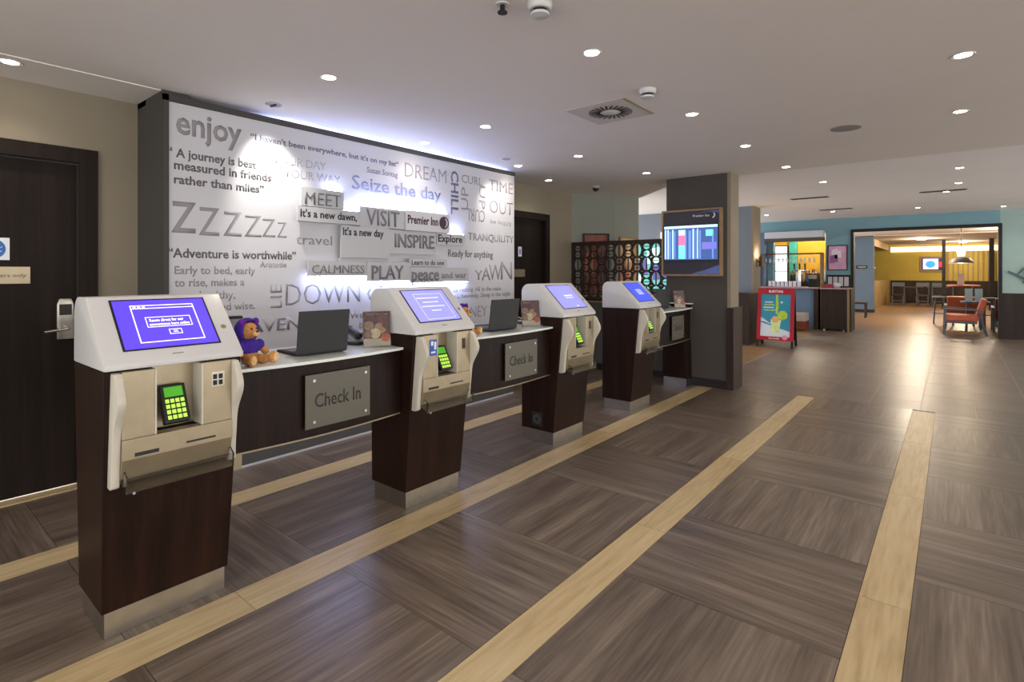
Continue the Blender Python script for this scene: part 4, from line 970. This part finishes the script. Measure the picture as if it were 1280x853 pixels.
pl_ = bpy.data.lights.new('pendant_glow', 'POINT'); pl_.energy = 25; pl_.color = (1, .8, .55); lo = bpy.data.objects.new('glow', pl_); C.objects.link(lo); lo.parent = t; lo.location = (0, 0, -.05)
# tv, posts, slats
t = thing('television', 'wall television with a bright picture on the mustard end wall', 'television', (-.72, 29.86, 1.72))
bx(-.42, .40, 0, .04, -.34, .34).build('wood_surround', M['tan'], t); s = bx(-.34, .38, -.03, 0, -.25, .27, bev=.01).build('tv_body', M['black'], t)
s = bx(-.31, .22, -.036, -.031, -.22, .24).build('tv_picture', emit('tv_lilac', '#b9b4ff', 1.3), t); MB().ell((-.05, -.04, 0), (.17, .006, .15)).build('picture_shape', emit('tv_cyan', '#2f8ad0', 1.), s)
bx(.24, .34, -.036, -.031, -.12, .1).build('picture_shape', emit('tv_red', '#d02040', 1.), t)
struct('trim_13', bx(-.33, -.22, 25.9, 26.1, 0, 2.6), M['blackmat'])
struct('trim_14', bx(1.0, 1.14, 25.9, 26.1, 0, 2.6), M['blackmat'])
t = thing('slatted_panel', 'mustard wall panel with dark vertical slats right of the television', 'wall panel', (.4, 29.8, 1.0))
bx(-.6, .95, .02, .05, 0, 1.28).build('backing', M['yellow'], t)
for i in range(10): bx(-.58+.16*i, -.53+.16*i, -.02, .02, 0, 1.28).build('slat', M['tan'], t)
t = thing('wood_screen', 'tall light brown slatted screen at the right of the far room', 'screen', (1.35, 24, 0))
for i in range(5): bx(-.18+.08*i, -.12+.08*i, 0, .05, 0, 2.4).build('slat', M['colside'], t)
for i, (x, s) in enumerate(((-1.75, 'left'), (-.95, 'middle'), (-.45, 'right'))):
    chair(x, 27.0, math.radians(180), 'grey dining chair below the television, %s of three' % s, M['greychair'], M['darkwoodp'], 'chairs below the television', h=.95)
table(-1.35, 28.0, .76, .4, 'dark table left of the television', M['darkwoodp'], M['greychair'], True)
table(-.5, 28.0, .76, .35, 'dark table under the television', M['darkwoodp'], M['greychair'], True)
t = picture('framed_print', 'white framed print on the dark wall inside the serving hatch', (-3.495, 27.0, 0), (0, 1, 0), 1.1, 1.55, 2.0, [M['panelwhite'], mat('print_rust', '#9a5a44', .5, var=.1)], M['panelwhite'])
t = thing('flower_vase', 'vase of white flowers on the ledge of the serving hatch', 'vase', (-2.42, 24.2, 1.05))
MB().lathe([(.06, 0), (.09, .12), (.04, .24)], n=16).build('vase', M['blackmat'], t, smooth=True)
random.seed(5)
for i in range(9): MB().ell((random.uniform(-.12, .12), random.uniform(-.12, .12), random.uniform(.3, .5)), (.07, .07, .05), n=10).build('flower', M['panelwhite'], t)
t = thing('door_sign', 'small dark sign on the slate blue pier', 'sign', (-2.44, 21.99, 1.55)); sg = bx(-.16, .16, -.012, 0, -.05, .06).build('plate', M['blackmat'], t)
lettering('TOILETS', -.12, .12, -.02, .05, fr((0, -.012, 0), (1, 0, 0), (0, 0, 1)), INK['w'], t, 1)
# branch-like coat hook on the pale wall
t = thing('wall_sculpture', 'dark teal branch shaped wall decoration on the pale wall at the right edge', 'decoration', (1.05, YF, 1.30))
tm = mat('dark_teal_metal', '#3f6464', .5, var=.1)
MB().obox((.0, -.02, 0), (.40, .03, .035), RY(.55)).obox((.10, -.025, .04), (.03, .03, .36), RY(.2)).obox((.2, -.02, -.04), (.34, .03, .03), RY(-.6)).obox((.02, -.02, .1), (.2, .025, .025), RY(-.9)).build('branch', tm, t)

# warm light of the room beyond and of the bar: its own ceiling lamps
def room_lamp(x, y, z, e, col, label):
    t = thing('surface_lamp', label, 'ceiling lamp', (x, y, z), group='ceiling lamps of the rooms beyond')
    MB().lathe([(.16, 0), (.16, -.03), (.14, -.035)], n=24).build('lamp_body', M['white'], t)
    MB().lathe([(.13, -.0352), (.01, -.037)], n=24).build('diffuser', M['lampfar'], t)
    l = bpy.data.lights.new('lamp_light', 'POINT'); l.energy = e; l.color = col; l.shadow_soft_size = .1
    o = bpy.data.objects.new('glow', l); C.objects.link(o); o.parent = t; o.location = (0, 0, -.12)
room_lamp(-.9, 18.6, 2.63, 90, (1, .85, .65), 'round ceiling lamp just inside the wide opening')
room_lamp(1.2, 20.6, 2.63, 90, (1, .85, .65), 'round ceiling lamp right of the pendant lamp')
room_lamp(-.9, 24.6, 2.60, 110, (1, .82, .6), 'round ceiling lamp in the middle of the far room')
room_lamp(.3, 28.0, 2.60, 110, (1, .82, .6), 'round ceiling lamp before the slatted panel')
room_lamp(-3.0, 16.2, 2.63, 45, (1, .9, .7), 'round ceiling lamp above the back bar')
